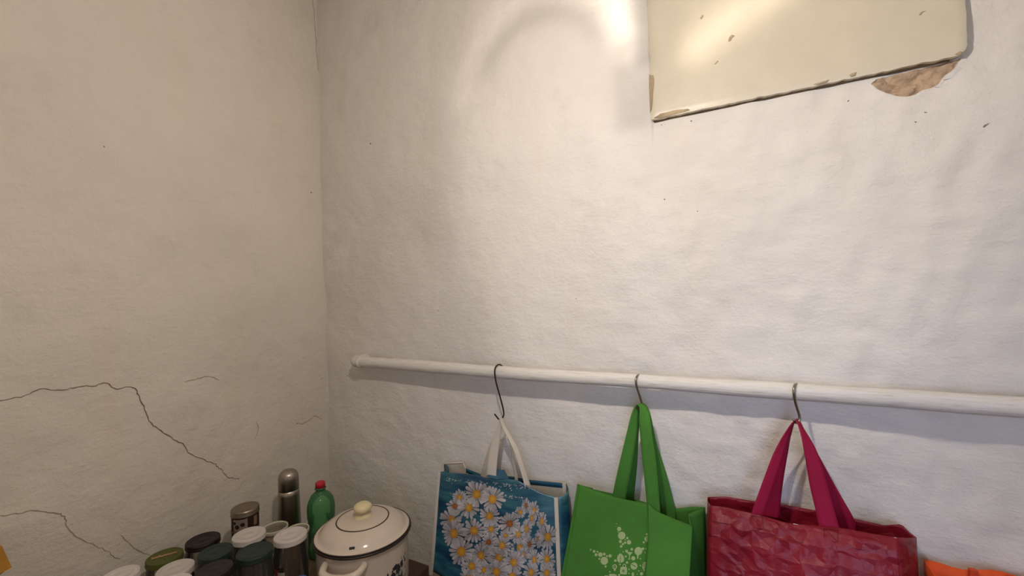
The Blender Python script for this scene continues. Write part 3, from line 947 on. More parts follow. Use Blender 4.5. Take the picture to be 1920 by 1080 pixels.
def green_bag():
    t = thing('green_tote_bag', 'green felt tote bag with a pale star print of dots and icons', 'bag', (1.25, -0.06, 0.62))
    zb = 0.62
    wv = Waves(51, 0.12, 0.4, 8)
    # the cloth doubles back over itself along an upright fold
    top = pts([(1087, 909, -0.070), (1107, 917, -0.076), (1147, 930, -0.088), (1171, 936, -0.093), (1205, 943, -0.096), (1224, 946, -0.094), (1215, 945, -0.108), (1217, 946, -0.114), (1232, 959, -0.113), (1262, 972, -0.105), (1296, 985, -0.098)])
    bot = pts([(1057, 1080, -0.150), (1080, 1080, -0.152), (1125, 1080, -0.158), (1155, 1080, -0.160), (1195, 1080, -0.160), (1218, 1080, -0.158), (1209, 1080, -0.170), (1211, 1080, -0.177), (1228, 1080, -0.176), (1258, 1080, -0.172), (1290, 1080, -0.168)])
    fr = loft('front_panel', top, bot, zb, 110, 40, M['green'], t, lambda x, z, u, f: 0.0025 * float(wv(x, z)) * min(1, 5 * f), 0.0014)
    btop = pts([(1096, 914, -0.024), (1147, 925, -0.024), (1200, 939, -0.022), (1232, 948, -0.022), (1269, 953, -0.022), (1300, 950, -0.022), (1322, 951, -0.020)])
    bbot = pts([(1086, 1080, -0.024), (1147, 1080, -0.024), (1200, 1080, -0.022), (1232, 1080, -0.022), (1272, 1080, -0.022), (1306, 1080, -0.022), (1327, 1080, -0.020)])
    bk = loft('back_panel', btop, bbot, zb, 50, 30, M['green'], t, None, 0.0014)
    bridge('side_gusset', edge(fr, 'R'), edge(bk, 'R'), M['green'], t, 11, (-0.022, 0.0, 0), 0.0014, fold=1)
    bridge('side_gusset', edge(fr, 'L'), edge(bk, 'L'), M['green'], t, 9, (0.03, 0, 0), 0.0014, fold=1)
    bridge('bag_bottom', edge(fr, 'B'), edge(bk, 'B'), M['green'], t, 6)
    # sewn ridge on the left front seam
    e = edge(fr, 'L')
    V = []
    for p in e: V += [p + np.array([0.001, -0.002, 0]), p + np.array([-0.005, -0.007, 0.0]), p + np.array([0.0, 0.002, 0])]
    V[1] = V[1] + np.array([0, 0, 0.004])
    FF = []
    for j in range(len(e) - 1):
        for k in range(3): FF.append((j * 3 + k, j * 3 + (k + 1) % 3, (j + 1) * 3 + (k + 1) % 3, (j + 1) * 3 + k))
    recalc(mesh('seam_ridge', V, FF, M['green'], t, smooth=False))
    e = edge(fr, 'R')
    V = []
    for p in e: V += [p + np.array([-0.004, -0.002, 0]), p + np.array([0.003, -0.006, 0.0]), p + np.array([0.0, 0.002, 0])]
    FF = []
    for j in range(len(e) - 1):
        for k in range(3): FF.append((j * 3 + k, j * 3 + (k + 1) % 3, (j + 1) * 3 + (k + 1) % 3, (j + 1) * 3 + k))
    recalc(mesh('seam_ridge', V, FF, M['green'], t, smooth=False))
    X = np.array([1.0, 0, 0])
    hx = on(1201, 759, 1, -0.080)
    a = on(1160, 938, 1, -0.084); b = on(1226, 958, 1, -0.106)
    strap('strap', [a + np.array([0, 0.004, -0.045]), a, on(1171, 880, 1, -0.094), on(1184, 815, 1, -0.09), hx + np.array([-0.012, -0.006, -0.016]), hx + np.array([-0.002, -0.004, 0.002]), hx + np.array([0.010, -0.006, -0.012]),
                    on(1210, 800, 1, -0.096), on(1218, 870, 1, -0.106), b, b + np.array([0, 0.004, -0.04])],
          [0.036, 0.034, 0.032, 0.026, 0.018, 0.016, 0.024, 0.030, 0.033, 0.030, 0.028],
          [X, X, [1, .1, 0], [1, .25, .1], [.8, .7, .2], [.6, 1, 0], [.9, .5, -.2], [1, -.1, -.1], [1, 0, 0], X, X], M['green'], t, 0.0016)
    a = on(1177, 934, 1, -0.030); b = on(1252, 953, 1, -0.030)
    strap('strap', [a + np.array([0, -0.004, -0.04]), a + np.array([0, -0.002, 0]), on(1184, 870, 1, -0.044), on(1192, 810, 1, -0.06), hx + np.array([-0.006, 0.010, -0.016]), hx + np.array([0, 0.008, 0.001]), hx + np.array([0.012, 0.010, -0.02]),
                    on(1222, 830, 1, -0.055), on(1238, 890, 1, -0.04), b, b + np.array([0, -0.004, -0.04])],
          [0.034, 0.034, 0.03, 0.022, 0.016, 0.014, 0.02, 0.026, 0.032, 0.036, 0.036],
          [X, X, [1, .5, 0], [.6, 1, .1], [.6, .9, .2], [.5, 1, 0], [.7, .7, -.2], [.8, .6, -.1], [1, .3, 0], X, X], M['green'], t, 0.0016)
    # star print
    pr = printer(fr)
    sc = 7.68
    V, Fc, mi = [], [], []
    def poly(ps, m=0, lift=0.0012, close=True):
        q = [pr(1080 + x / sc, 960 + y / sc, lift) for x, y in ps]
        if any(v is None for v in q): return
        if max(v[1] for v in q) - min(v[1] for v in q) > 0.02: return
        b0 = len(V); V.extend(q); Fc.append(tuple(range(b0, b0 + len(q)))); mi.append(m)
    def circ(x, y, r, m=0, lift=0.0012, asp=1.06, n=18):
        poly([(x + r * math.cos(2 * math.pi * k / n), y + r * asp * math.sin(2 * math.pi * k / n)) for k in range(n)], m, lift)
    dots = [(624, 244, 30), (661, 340, 54), (740, 376, 17), (765, 435, 31), (642, 424, 22), (709, 442, 16), (677, 462, 16), (652, 494, 18), (710, 402, 9), (610, 288, 8), (589, 170, 7), (575, 205, 4),
            (215, 543, 12), (264, 567, 20), (313, 573, 13), (292, 616, 21), (354, 614, 32), (410, 606, 20), (449, 635, 14), (493, 633, 23), (338, 674, 14), (410, 702, 55), (429, 783, 15),
            (732, 563, 20), (806, 537, 18), (682, 573, 8), (720, 640, 14), (569, 700, 18), (634, 755, 12), (737, 727, 17), (827, 666, 29), (930, 672, 10), (966, 529, 18), (1010, 530, 8), (1000, 585, 8),
            (1020, 318, 13), (976, 436, 14), (945, 890, 22), (766, 824, 10), (905, 848, 9), (883, 898, 8), (492, 860, 10), (929, 772, 10), (985, 835, 14), (623, 905, 14), (765, 885, 9)]
    for x, y, r in dots: circ(x, y, r)
    circ(900, 562, 56); poly([(880, 600), (908, 600), (896, 675), (882, 675)])                         # tree
    poly([(728, 575), (820, 580), (776, 628)]); poly([(768, 622), (782, 622), (776, 672), (764, 672)]); poly([(748, 672), (790, 672), (778, 684), (756, 684)])   # glass
    lf = [(640, 592), (668, 612), (690, 645), (698, 680), (686, 715), (655, 730), (618, 728), (598, 705), (592, 665), (605, 625)]
    poly(lf); poly([(640, 640), (646, 640), (640, 728), (634, 728)], 1, 0.0014)
    circ(838, 778, 50); poly([(800, 755), (806, 748), (868, 786), (862, 794)], 1, 0.0014)
    circ(560, 788, 34); circ(560, 788, 20, 1, 0.0014); circ(560, 790, 9, 0, 0.0016); poly([(545, 820), (575, 820), (568, 850), (552, 850)])
    poly([(645, 790), (735, 795), (738, 870), (728, 902), (640, 892), (634, 850)]); circ(698, 775, 26, 0, 0.0011); circ(698, 775, 14, 1, 0.0014); circ(685, 848, 18, 1, 0.0014); circ(685, 848, 8, 0, 0.0016)
    poly([(970, 722), (1012, 720), (1008, 800), (985, 822), (960, 815), (956, 770)])
    poly([(985, 385), (1000, 355), (1030, 340), (1040, 345), (1036, 440), (1010, 425), (992, 405)])
    poly([(820, 860), (838, 890), (836, 925), (806, 925), (806, 890)])
    rr = random.Random(3)
    for k in range(60):       # the star goes on below
        x, y = rr.uniform(420, 980), rr.uniform(930, 1350)
        circ(x, y, rr.choice([8, 12, 16, 22, 34, 44]))
    poly([(480, 890), (560, 890), (590, 905), (588, 930), (480, 930)])
    mesh('star_print', V, Fc, None, t, False, [M['print_pale'], M['print_line']], mi)['label'] = 'pale printed star made of dots and small icons'
green_bag()

# ---- red bag
M['red'] = cloth('red_laminate', srgb(138, 22, 42), 0.42, 420, 1.0, 0.4, 0.10, 24)
M['red_web'] = cloth('crimson_webbing', srgb(160, 18, 62), 0.75, 700, 0.0, 0.3, 0.06)
M['red_thread'] = plain('dark_red_thread', srgb(112, 16, 36), 0.8)
M['fray'] = plain('frayed_white_thread', srgb(210, 190, 185), 0.9)

def red_bag():
    t = thing('red_shopping_bag', 'large crinkled red woven shopping bag with crimson straps', 'bag', (1.65, -0.07, 0.62))
    zb = 0.62
    wv = Waves(61, 0.06, 0.3, 12); wf = Waves(62, 0.025, 0.06, 16)
    wob = lambda x, z, u, f: (0.004 * float(wv(x, z)) + 0.0012 * float(wf(x, z))) * min(1, 9 * f + 0.15) * min(1, 12 * u + .1, 12 * (1 - u) + .1)
    top = pts([(1333, 948, -0.120), (1364, 952, -0.122), (1408, 962, -0.124), (1444, 971, -0.126), (1471, 979, -0.127), (1496, 983, -0.127), (1541, 986, -0.126), (1572, 989, -0.126), (1623, 998, -0.128), (1682, 1008, -0.130)])
    bot = pts([(1330, 1080, -0.145), (1362, 1080, -0.150), (1408, 1080, -0.155), (1446, 1080, -0.158), (1474, 1080, -0.158), (1498, 1080, -0.157), (1544, 1080, -0.158), (1576, 1080, -0.158), (1628, 1080, -0.155), (1688, 1080, -0.150)])
    fr = loft('front_panel', top, bot, zb, 90, 56, M['red'], t, wob)
    btop = pts([(1328, 932, -0.035), (1360, 931, -0.032), (1415, 940, -0.028), (1467, 946, -0.026), (1534, 958, -0.026), (1599, 972, -0.028), (1659, 985, -0.032), (1690, 983, -0.036), (1708, 1000, -0.045), (1718, 1008, -0.055)])
    bbot = pts([(1326, 1080, -0.035), (1360, 1080, -0.032), (1415, 1080, -0.026), (1467, 1080, -0.024), (1534, 1080, -0.024), (1599, 1080, -0.026), (1660, 1080, -0.03), (1692, 1080, -0.036), (1710, 1080, -0.045), (1722, 1080, -0.055)])
    bk = loft('back_panel', btop, bbot, zb, 60, 56, M['red'], t)
    bridge('side_gusset', edge(fr, 'R'), edge(bk, 'R'), M['red'], t, 9, (0.004, 0, 0))
    bridge('side_gusset', edge(fr, 'L'), edge(bk, 'L'), M['red'], t, 9, (-0.004, 0, 0))
    bridge('bag_bottom', edge(fr, 'B'), edge(bk, 'B'), M['red'], t, 6)
    # folded hem band standing proud of the front
    L = [on(a, b, 1, -0.13) for a, b in ((1332, 982), (1406, 994), (1435, 1005), (1500, 1022), (1579, 1030), (1680, 1046))]
    hem = loft('hem_band', top, [on(a, b, 1, y - 0.004) for (a, b), y in zip([(1332, 981), (1363, 986), (1406, 994), (1442, 1007), (1470, 1015), (1495, 1021), (1541, 1026), (1573, 1029), (1625, 1036), (1683, 1046)],
               [-.122, -.125, -.129, -.133, -.135, -.135, -.134, -.134, -.135, -.135])], 0.0, 90, 12, M['red'], t,
               lambda x, z, u, f: 0.0012 * float(wf(x, z)), 0.0016, push=0.0045, t0=0.0, t1=1.0)
    # stitched rows and crossed box stitches
    return t, fr, hem, top

def red_bag_more(t, fr, hem, top):
    pr = printer(hem); pf = printer(fr)
    def run(px, name, mat, r=0.0007):
        P = []
        for k in range(len(px) - 1):
            for s in np.linspace(0, 1, 10, endpoint=False):
                x = px[k][0] * (1 - s) + px[k + 1][0] * s; y = px[k][1] * (1 - s) + px[k + 1][1] * s
                q = pr(x, y, 0.0010)
                if q is None: q = pf(x, y, 0.0010)
                if q is not None: P.append(q)
        if len(P) > 3: tube(name, P, r, mat, t, 5)
    run([(1336, 977), (1406, 990), (1436, 1001), (1500, 1017), (1579, 1025), (1680, 1040)], 'stitching', M['red_thread'])
    run([(1408, 966), (1430, 970), (1430, 992), (1408, 988), (1408, 966), (1430, 992)], 'stitching', M['red_thread'], 0.0005)
    run([(1545, 990), (1571, 993), (1571, 1016), (1545, 1013), (1545, 990), (1571, 1016)], 'stitching', M['red_thread'], 0.0005)
    for px in ([(1487, 982), (1497, 984)], [(1676, 1008), (1684, 1010)]):
        run([(px[0][0], px[0][1]), (px[1][0], px[1][1])], 'frayed_thread', M['fray'], 0.0009)
    X = np.array([1.0, 0, 0])
    hx = on(1494, 789, 1, -0.081)
    a = on(1420, 966, 1, -0.122); b = on(1555, 990, 1, -0.124)
    strap('strap', [a + np.array([0.0, 0.003, -0.03]), a, on(1441, 905, 1, -0.114), on(1460, 850, 1, -0.106), on(1476, 812, 1, -0.098), hx + np.array([-0.003, -0.003, 0.001]), on(1506, 810, 1, -0.098),
                    on(1521, 850, 1, -0.106), on(1536, 915, 1, -0.114), b, b + np.array([0.002, 0.003, -0.03])],
          [0.024, 0.024, 0.026, 0.024, 0.018, 0.010, 0.016, 0.026, 0.032, 0.034, 0.034],
          [[1, .3, 0], [1, .3, 0], [1, .3, .2], [1, .4, .3], [.8, .7, .3], [.3, 1, 0], [.8, .7, -.3], [1, .2, -.2], [1, 0, -.1], X, X], M['red_web'], t)
    a = on(1447, 945, 1, -0.030); b = on(1583, 970, 1, -0.032)
    strap('strap', [a + np.array([0.0, -0.003, -0.03]), a + np.array([0, -0.002, 0]), on(1456, 900, 1, -0.046), on(1468, 850, 1, -0.06), on(1480, 815, 1, -0.072), hx + np.array([0.001, 0.009, 0.001]), on(1509, 815, 1, -0.072),
                    on(1530, 860, 1, -0.058), on(1556, 915, 1, -0.044), b + np.array([0, -0.002, 0]), b + np.array([0.002, -0.003, -0.03])],
          [0.034, 0.034, 0.028, 0.022, 0.015, 0.009, 0.014, 0.020, 0.027, 0.034, 0.034],
          [X, X, [1, .3, .1], [1, .5, .2], [.6, .9, .2], [.3, 1, 0], [.6, .9, -.2], [1, .4, -.2], [1, .2, -.1], X, X], M['red_web'], t)
red_bag_more(*red_bag())

# ---- tall orange bag on the floor by the wall
M['orange'] = cloth('orange_bag_cloth', srgb(236, 92, 34), 0.6, 300, 0.5, 0.3, 0.06)
M['orange_dark'] = cloth('orange_loop_web', srgb(206, 74, 40), 0.7, 600, 0.0, 0.3, 0.06)
def orange_bag():
    A = on(1733, 1063, 1, -0.03); Bp = on(1920, 1077, 1, -0.03)
    zt = 0.5 * (A[2] + Bp[2])
    t = thing('orange_laundry_bag', 'tall orange cloth bag with small loops standing behind the red bag', 'bag', (2.05, -0.12, 0.0))
    wv = Waves(71, 0.06, 0.3, 12)
    x0, x1, y0, y1 = A[0], A[0] + 0.42, -0.16, -0.03
    nu, nv = 80, 40
    V = []
    per = [(x0, y1), (x1, y1), (x1, y0), (x0, y0), (x0, y1)]
    ring = resample([(a, b, 0) for a, b in per], nu)
    for j in range(nv):
        f = j / (nv - 1)
        for i in range(nu - 1):
            p = ring[i].copy()
            cx, cy = (x0 + x1) / 2, (y0 + y1) / 2
            k = 0.012 * math.sin(math.pi * f)
            ang = math.atan2(p[1] - cy, p[0] - cx)
            front = 0.02 if (p[1] < cy) else 0.0
            z = (zt - front) * (1 - f)
            if p[1] < cy: p[1] += 0.004 * float(wv(p[0], z)) - k
            z += 0.004 * float(wv(p[0] * 1.3, 2.0)) * (1 - f)
            V.append((p[0], p[1], z))
    n = nu - 1
    Fc = [(j * n + i, j * n + (i + 1) % n, (j + 1) * n + (i + 1) % n, (j + 1) * n + i) for j in range(nv - 1) for i in range(n)]
    Fc.append(tuple(range((nv - 1) * n, nv * n)))
    o = recalc(mesh('bag_body', V, Fc, M['orange'], t)); thicken(o, 0.002)
    for px in (1821, 1893):
        c = on(px, 1069, 1, -0.030)
        box('loop', (c[0] - 0.0065, c[1] - 0.012, zt - 0.016), (c[0] + 0.0065, c[1] - 0.004, zt + 0.0075), M['orange_dark'], t, 0.002, 2)
orange_bag()

# ------------------------------------------------------------------ table under the jars
TZ = 0.66
M['table_wood'] = plain('dark_table_wood', srgb(122, 98, 76), 0.55, var=0.2, vscale=6)
def table():
    t = thing('side_table', 'dark wooden table along the cracked wall carrying jars and pot', 'table', (0.40, -0.62, 0.0))
    n = 6
    y0, y1 = -1.20, -0.165
    for k in range(n):
        a = 0.035 + (0.76 - 0.035) * k / n; b = 0.035 + (0.76 - 0.035) * (k + 1) / n - 0.002
        box('plank', (a, y0, TZ - 0.025), (b, y1, TZ), M['table_wood'], t, 0.0015, 1)
    for x in (0.07, 0.70):
        for y in (-1.16, -0.20):
            box('leg', (x - 0.02, y - 0.02, 0.0), (x + 0.02, y + 0.02, TZ - 0.025), M['table_wood'], t, 0.002, 1)
    box('apron', (0.05, -1.15, TZ - 0.095), (0.72, -1.13, TZ - 0.025), M['table_wood'], t)
    box('apron', (0.70, -1.13, TZ - 0.095), (0.72, -0.19, TZ - 0.025), M['table_wood'], t)
table()

# ------------------------------------------------------------------ jars
M['glass'] = glassy('jar_glass', (0.975, 0.98, 0.96), 0.07, 1.5, 0.025, (0.7, 0.7, 0.66, 1), edge=0.78)
M['lid_white'] = plain('white_lid_enamel', srgb(208, 200, 196), 0.38, var=0.02)
M['lid_black'] = plain('black_lid_enamel', srgb(30, 21, 22), 0.5, var=0.1)
M['lid_green'] = plain('dark_green_lid_enamel', srgb(20, 42, 33), 0.5, var=0.1)
M['lid_olive'] = plain('olive_lid_enamel', srgb(84, 90, 36), 0.5, var=0.08)
M['gold'] = plain('gold_red_lettering', srgb(236, 168, 122), 0.5, var=0.2)
M['label'] = plain('paper_label', srgb(170, 160, 140), 0.8, var=0.2)
M['label_dark'] = plain('label_dark_print', srgb(40, 26, 24), 0.8, var=0.2)
M['label_red'] = plain('label_red_print', srgb(130, 34, 34), 0.8, var=0.2)

def cyl_patch(name, c, r, a0, a1, z0, z1, mat, parent, n=10, lift=0.0006):
    V = []
    for z in (z0, z1):
        for k in range(n):
            a = a0 + (a1 - a0) * k / (n - 1)
            V.append((c[0] + (r + lift) * math.cos(a), c[1] + (r + lift) * math.sin(a), c[2] + z))
    return mesh(name, V, grid_faces(n, 2), mat, parent)

def locate(px, py, w, d):
    lo, hi = 0.4, 3.0
    th = np.linspace(0, 2 * math.pi, 48)
    ring = np.stack([np.cos(th), np.sin(th), 0 * th], 1) * d / 2
    for _ in range(40):
        m = (lo + hi) / 2
        P = CAM + ray(px, py) * m
        R = P + ring - CAM
        x = (R @ RIGHT) / (R @ FWD) * F_PX
        if x.max() - x.min() > w: lo = m
        else: hi = m
    return P

def jar(px, py, w, d, lidmat, label, kind='twist', shape='straight', rbody=None):
    P = locate(px, py, w, d)
    R = d / 2
    H = P[2] - TZ
    c = (P[0], P[1], TZ + 0.0005)
    t = thing('glass_jar', label, 'jar', c, 'lidded glass jars on the table')
    rb = rbody or R * 1.04
    rn = R * 0.93
    prof = [(0.0, 0.004), (rb * 0.75, 0.003), (rb * 0.93, 0.0), (rb, 0.008), (rb, H * 0.42)]
    if shape == 'round': prof += [(rb * 1.0, H * 0.60), (rb * 0.985, H * 0.72), (rb * 0.95, H * 0.80)]
    else: prof += [(rb, H - 0.040), (rb * 0.985, H - 0.032)]
    prof += [(rn * 1.0, H - 0.022), (rn * 0.985, H - 0.016), (rn * 0.985, H - 0.003)]
    lathe('jar_body', prof, c, M['glass'], t, 40)
    lp = [(0, -0.0010), (R * 0.20, -0.0010), (R * 0.24, -0.0018), (R * 0.62, -0.0018), (R * 0.66, -0.0008), (R * 0.80, -0.0008), (R * 0.84, -0.0016), (R * 0.89, -0.0013), (R * 0.945, 0.0), (R * 0.985, -0.0012), (R, -0.004),
          (R, -0.0115), (R * 1.012, -0.0125), (R * 1.012, -0.0145), (R * 0.97, -0.0150), (R * 0.96, -0.004), (R * 0.9, -0.0035), (0, -0.0035)]
    lathe('lid', [(r, z + H) for r, z in lp], c, lidmat, t, 48)
    return t, c, R, H, rb

jar(466.8, 1001, 65, .082, M['lid_white'], 'glass jar with white lid in front of the coffee tin')
jB = jar(477.7, 1032, 72, .082, M['lid_green'], 'glass jar with dark green lid standing nearest the pot side', shape='round')
jC = jar(544.3, 1002, 64, .082, M['lid_white'], 'glass jar with white lid between pot and other jars', shape='round')
jar(380.7, 1011, 67.6, .085, M['lid_black'], 'glass jar with black lid close to the cracked wall')
jar(404, 1033, 69, .077, M['lid_green'], 'glass jar with dark green lid between the two black lids')
jar(402, 1066, 73, .074, M['lid_black'], 'glass jar with black lid at the front of the group')
jH = jar(308.7, 1042, 73, .082, M['lid_olive'], 'glass jar with olive green lid and gold lettering', shape='round')
jar(328.7, 1065, 76, .079, M['lid_white'], 'glass jar with white lid in front of the olive lid')
jar(226, 1076, 77, .066, M['lid_white'], 'glass jar with white lid at the left end of the group')
jar(322, 1094, 80, .068, M['lid_white'], 'front jar with bright white lid cut off by the picture edge')

# lettering on the olive lid: a worn line of small gold letters too small to read
def worn_lettering():
    t, c, R, H, rb = jH
    V, Fc = [], []
    r2 = random.Random(9)
    ux_, uy_ = math.cos(YAW + 0.56), math.sin(YAW + 0.56)
    def put(u, v): return (c[0] + u * ux_ - v * uy_, c[1] + u * uy_ + v * ux_, c[2] + H + 0.0004)
    def bar(u0, v0, u1, v1, w):
        d = np.array([u1 - u0, v1 - v0]); d /= np.linalg.norm(d); n = np.array([-d[1], d[0]]) * w / 2
        b0 = len(V)
        for (u, v) in ((u0 - n[0], v0 - n[1]), (u1 - n[0], v1 - n[1]), (u1 + n[0], v1 + n[1]), (u0 + n[0], v0 + n[1])): V.append(put(u, v))
        Fc.append((b0, b0 + 1, b0 + 2, b0 + 3))
    u = -0.027
    for k in range(11):
        h = 0.013 if k in (0, 3) else 0.0080
        w = 0.0036
        bar(u, -0.003, u, -0.003 + h, 0.0014)
        bar(u + w * 0.75, -0.003, u + w * 0.75, -0.003 + 0.0076, 0.0014)
        bar(u, -0.003 + (0.0072 if k % 2 else 0.0006), u + w * 0.8, -0.003 + (0.0072 if k % 2 else 0.0006), 0.0016)
        u += 0.0050
    mesh('lettering', V, Fc, M['gold'], t, smooth=False)
worn_lettering()

# paper label with dark band on the jar by the pot
t_, c_, R_, H_, rb_ = jC
av = math.atan2(CAM[1] - c_[1], CAM[0] - c_[0])
cyl_patch('paper_label', c_, rb_, av - 1.15, av - 0.35, H_ - 0.14, H_ - 0.075, M['label'], t_)
cyl_patch('label_print', c_, rb_, av - 0.75, av - 0.40, H_ - 0.076, H_ - 0.064, M['label_dark'], t_, lift=0.0009)
cyl_patch('label_print', c_, rb_, av - 1.15, av - 0.80, H_ - 0.090, H_ - 0.070, M['label_red'], t_, lift=0.0009)
t_, c_, R_, H_, rb_ = jB
cyl_patch('paper_label', c_, rb_, av - 0.1, av + 1.0, H_ - 0.15, H_ - 0.09, M['label'], t_)

# ------------------------------------------------------------------ coffee tin
M['tin_lid'] = plain('brushed_tin', srgb(150, 138, 122), 0.34, 0.9, var=0.05)
M['tin_dark'] = plain('dark_brown_tin_print', srgb(48, 30, 26), 0.45, var=0.2)
M['tin_pale'] = plain('pale_tin_print', srgb(150, 134, 124), 0.45, var=0.15, vscale=60)
M['tin_rose'] = plain('rose_brown_tin_print', srgb(140, 104, 88), 0.45, var=0.2, vscale=40)
M['tin_cup'] = plain('coffee_print', srgb(40, 26, 24), 0.45, var=0.2)
def tin():
    P = locate(459.5, 950, 55, .075)
    H = P[2] - TZ; R = 0.0375
    c = (P[0], P[1], TZ + 0.0005)
    t = thing('coffee_tin', 'round coffee tin with metal lid and brown picture print', 'tin', c)
    lathe('tin_body', [(0, 0.002), (R * .93, 0.0), (R * .955, 0.003), (R * .955, H - 0.012)], c, M['tin_dark'], t, 48)
    lathe('lid', [(0, H - 0.002), (R * .82, H - 0.002), (R * .9, H - 0.0006), (R * .96, H - 0.0015), (R * 1.0, H - 0.006), (R * 1.0, H - 0.016), (R * 1.02, H - 0.0175), (R * .96, H - 0.019)], c, M['tin_lid'], t, 48)
    a = math.atan2(CAM[1] - c[1], CAM[0] - c[0])
    rb = R * .955
    cyl_patch('pale_picture', c, rb, a - 0.95, a + 0.10, H - 0.056, H - 0.022, M['tin_pale'], t)
    cyl_patch('rose_picture', c, rb, a - 0.95, a + 0.08, H - 0.12, H - 0.060, M['tin_rose'], t)
    cyl_patch('pale_picture', c, rb, a + 0.62, a + 0.95, H - 0.05, H - 0.022, M['tin_rose'], t)
    cyl_patch('white_line', c, rb, a + 0.10, a + 0.15, H - 0.06, H - 0.02, M['tin_pale'], t)
    cyl_patch('white_line', c, rb, a - 1.5, a + 1.4, H - 0.060, H - 0.0575, M['tin_pale'], t, 24, 0.0009)
    for (da, dz, r) in ((-0.62, -0.043, 0.0062), (-0.2, -0.037, 0.0058), (-0.82, -0.032, 0.0045)):
        for mat, s, lf in ((M['tin_dark'], 1.0, 0.0010), (M['tin_cup'], 0.55, 0.0013)):
            V = []
            for k in range(14):
                q = 2 * math.pi * k / 14
                an = a + da + r * s * math.cos(q) / rb
                V.append((c[0] + (rb + lf) * math.cos(an), c[1] + (rb + lf) * math.sin(an), c[2] + H + dz + r * s * math.sin(q)))
            mesh('cup_picture', V, [tuple(range(14))], mat, t, smooth=False)
tin()

# ------------------------------------------------------------------ clear-lidded tubs
M['tub'] = plain('beige_tub_plastic', srgb(176, 156, 138), 0.45, var=0.03)
M['tub_rim'] = plain('white_tub_rim', srgb(206, 198, 178), 0.35, var=0.02)
M['amber'] = plain('amber_content', srgb(170, 110, 40), 0.6, var=0.2)
M['clear_lid'] = glassy('clear_lid_plastic', (0.95, 0.94, 0.90), 0.06, 1.4, 0.08, (0.8, 0.78, 0.7, 1), 0.85)
M['clear_tub'] = glassy('clear_tub_plastic', (0.86, 0.80, 0.68), 0.08, 1.4, 0.25, (0.6, 0.5, 0.4, 1), 0.7)
def tub(px, py, w, d, label, content):
    P = locate(px, py, w, d)
    H = P[2] - TZ; R = d / 2
    c = (P[0], P[1], TZ + 0.0005)
    t = thing('plastic_tub', label, 'tub', c, 'tubs behind the jars')
    lathe('tub_body', [(0, 0.001), (R * .78, 0.0), (R * .80, 0.003), (R * .92, H - 0.012)], c, M['tub'] if content is None else M['clear_tub'], t, 40)
    if content: lathe('content', [(0, 0.004), (R * .75, 0.004), (R * .86, H * 0.86), (R * 0.5, H * 0.90), (0, H * .91)], c, content, t, 32)
    lathe('rim', [(R * .90, H - 0.012), (R * .97, H - 0.012), (R, H - 0.009), (R, H - 0.002), (R * .985, H), (R * .92, H), (R * .90, H - 0.003), (R * .90, H - 0.012)], c, M['tub_rim'], t, 40)
    lathe('clear_lid', [(0, H - 0.0035), (R * .91, H - 0.0035)], c, M['clear_lid'], t, 40)
tub(516, 988, 50, .070, 'beige tub with clear lid and white rim below the flask', None)
tub(557, 992, 47, .066, 'clear tub with amber content half hidden beside the green bottle', M['amber'])

# ------------------------------------------------------------------ vacuum flask
def steel_material():
    N = NT('brushed_steel')
    v = N.coords((3, 3, 260))
    f = N.noise(v, 8, 4)
    N.l(N.ramp(f, [(0.3, (0.34, 0.30, 0.26, 1)), (0.7, (0.44, 0.40, 0.35, 1))]), N.b.inputs['Base Color'])
    N.b.inputs['Metallic'].default_value = 1.0
    N.b.inputs['Roughness'].default_value = 0.34
    N.b.inputs['Anisotropic'].default_value = 0.6
    return N.m
M['steel'] = steel_material()
M['gasket'] = plain('black_gasket', srgb(24, 20, 18), 0.6)
def flask():
    Pt = on(539.0, 879.5, 1, -0.29)
    H = Pt[2] - TZ
    c = (Pt[0] + 0.004, -0.29, TZ + 0.0005)
    t = thing('vacuum_flask', 'brushed steel vacuum flask with domed cup lid', 'flask', c)
    hc = 0.064
    zc = H - hc
    r0, r1 = 0.0345, 0.0300
    lathe('flask_body', [(0, 0), (r0 * .94, 0), (r0, 0.004), (r0 * 0.995, zc * 0.5), (r1 * 1.06, zc * 0.92), (r1 * 1.02, zc - 0.002), (r1 * .9, zc)], c, M['steel'], t, 56)
    lathe('gasket', [(r1 * .985, zc - 0.0035), (r1 * .985, zc + 0.003)], c, M['gasket'], t, 48)
    prof = [(r1 * 1.0, zc + 0.0018), (r1 * 1.03, zc + 0.003), (r1 * 1.02, zc + 0.034)]
    for k in range(1, 10):
        a = math.pi / 2 * k / 9
        prof.append((r1 * 1.02 * (math.cos(a) ** 0.75 if k < 9 else 0), zc + 0.034 + (hc - 0.034) * math.sin(a)))
    lathe('cup_lid', prof, c, M['steel'], t, 56)
flask()

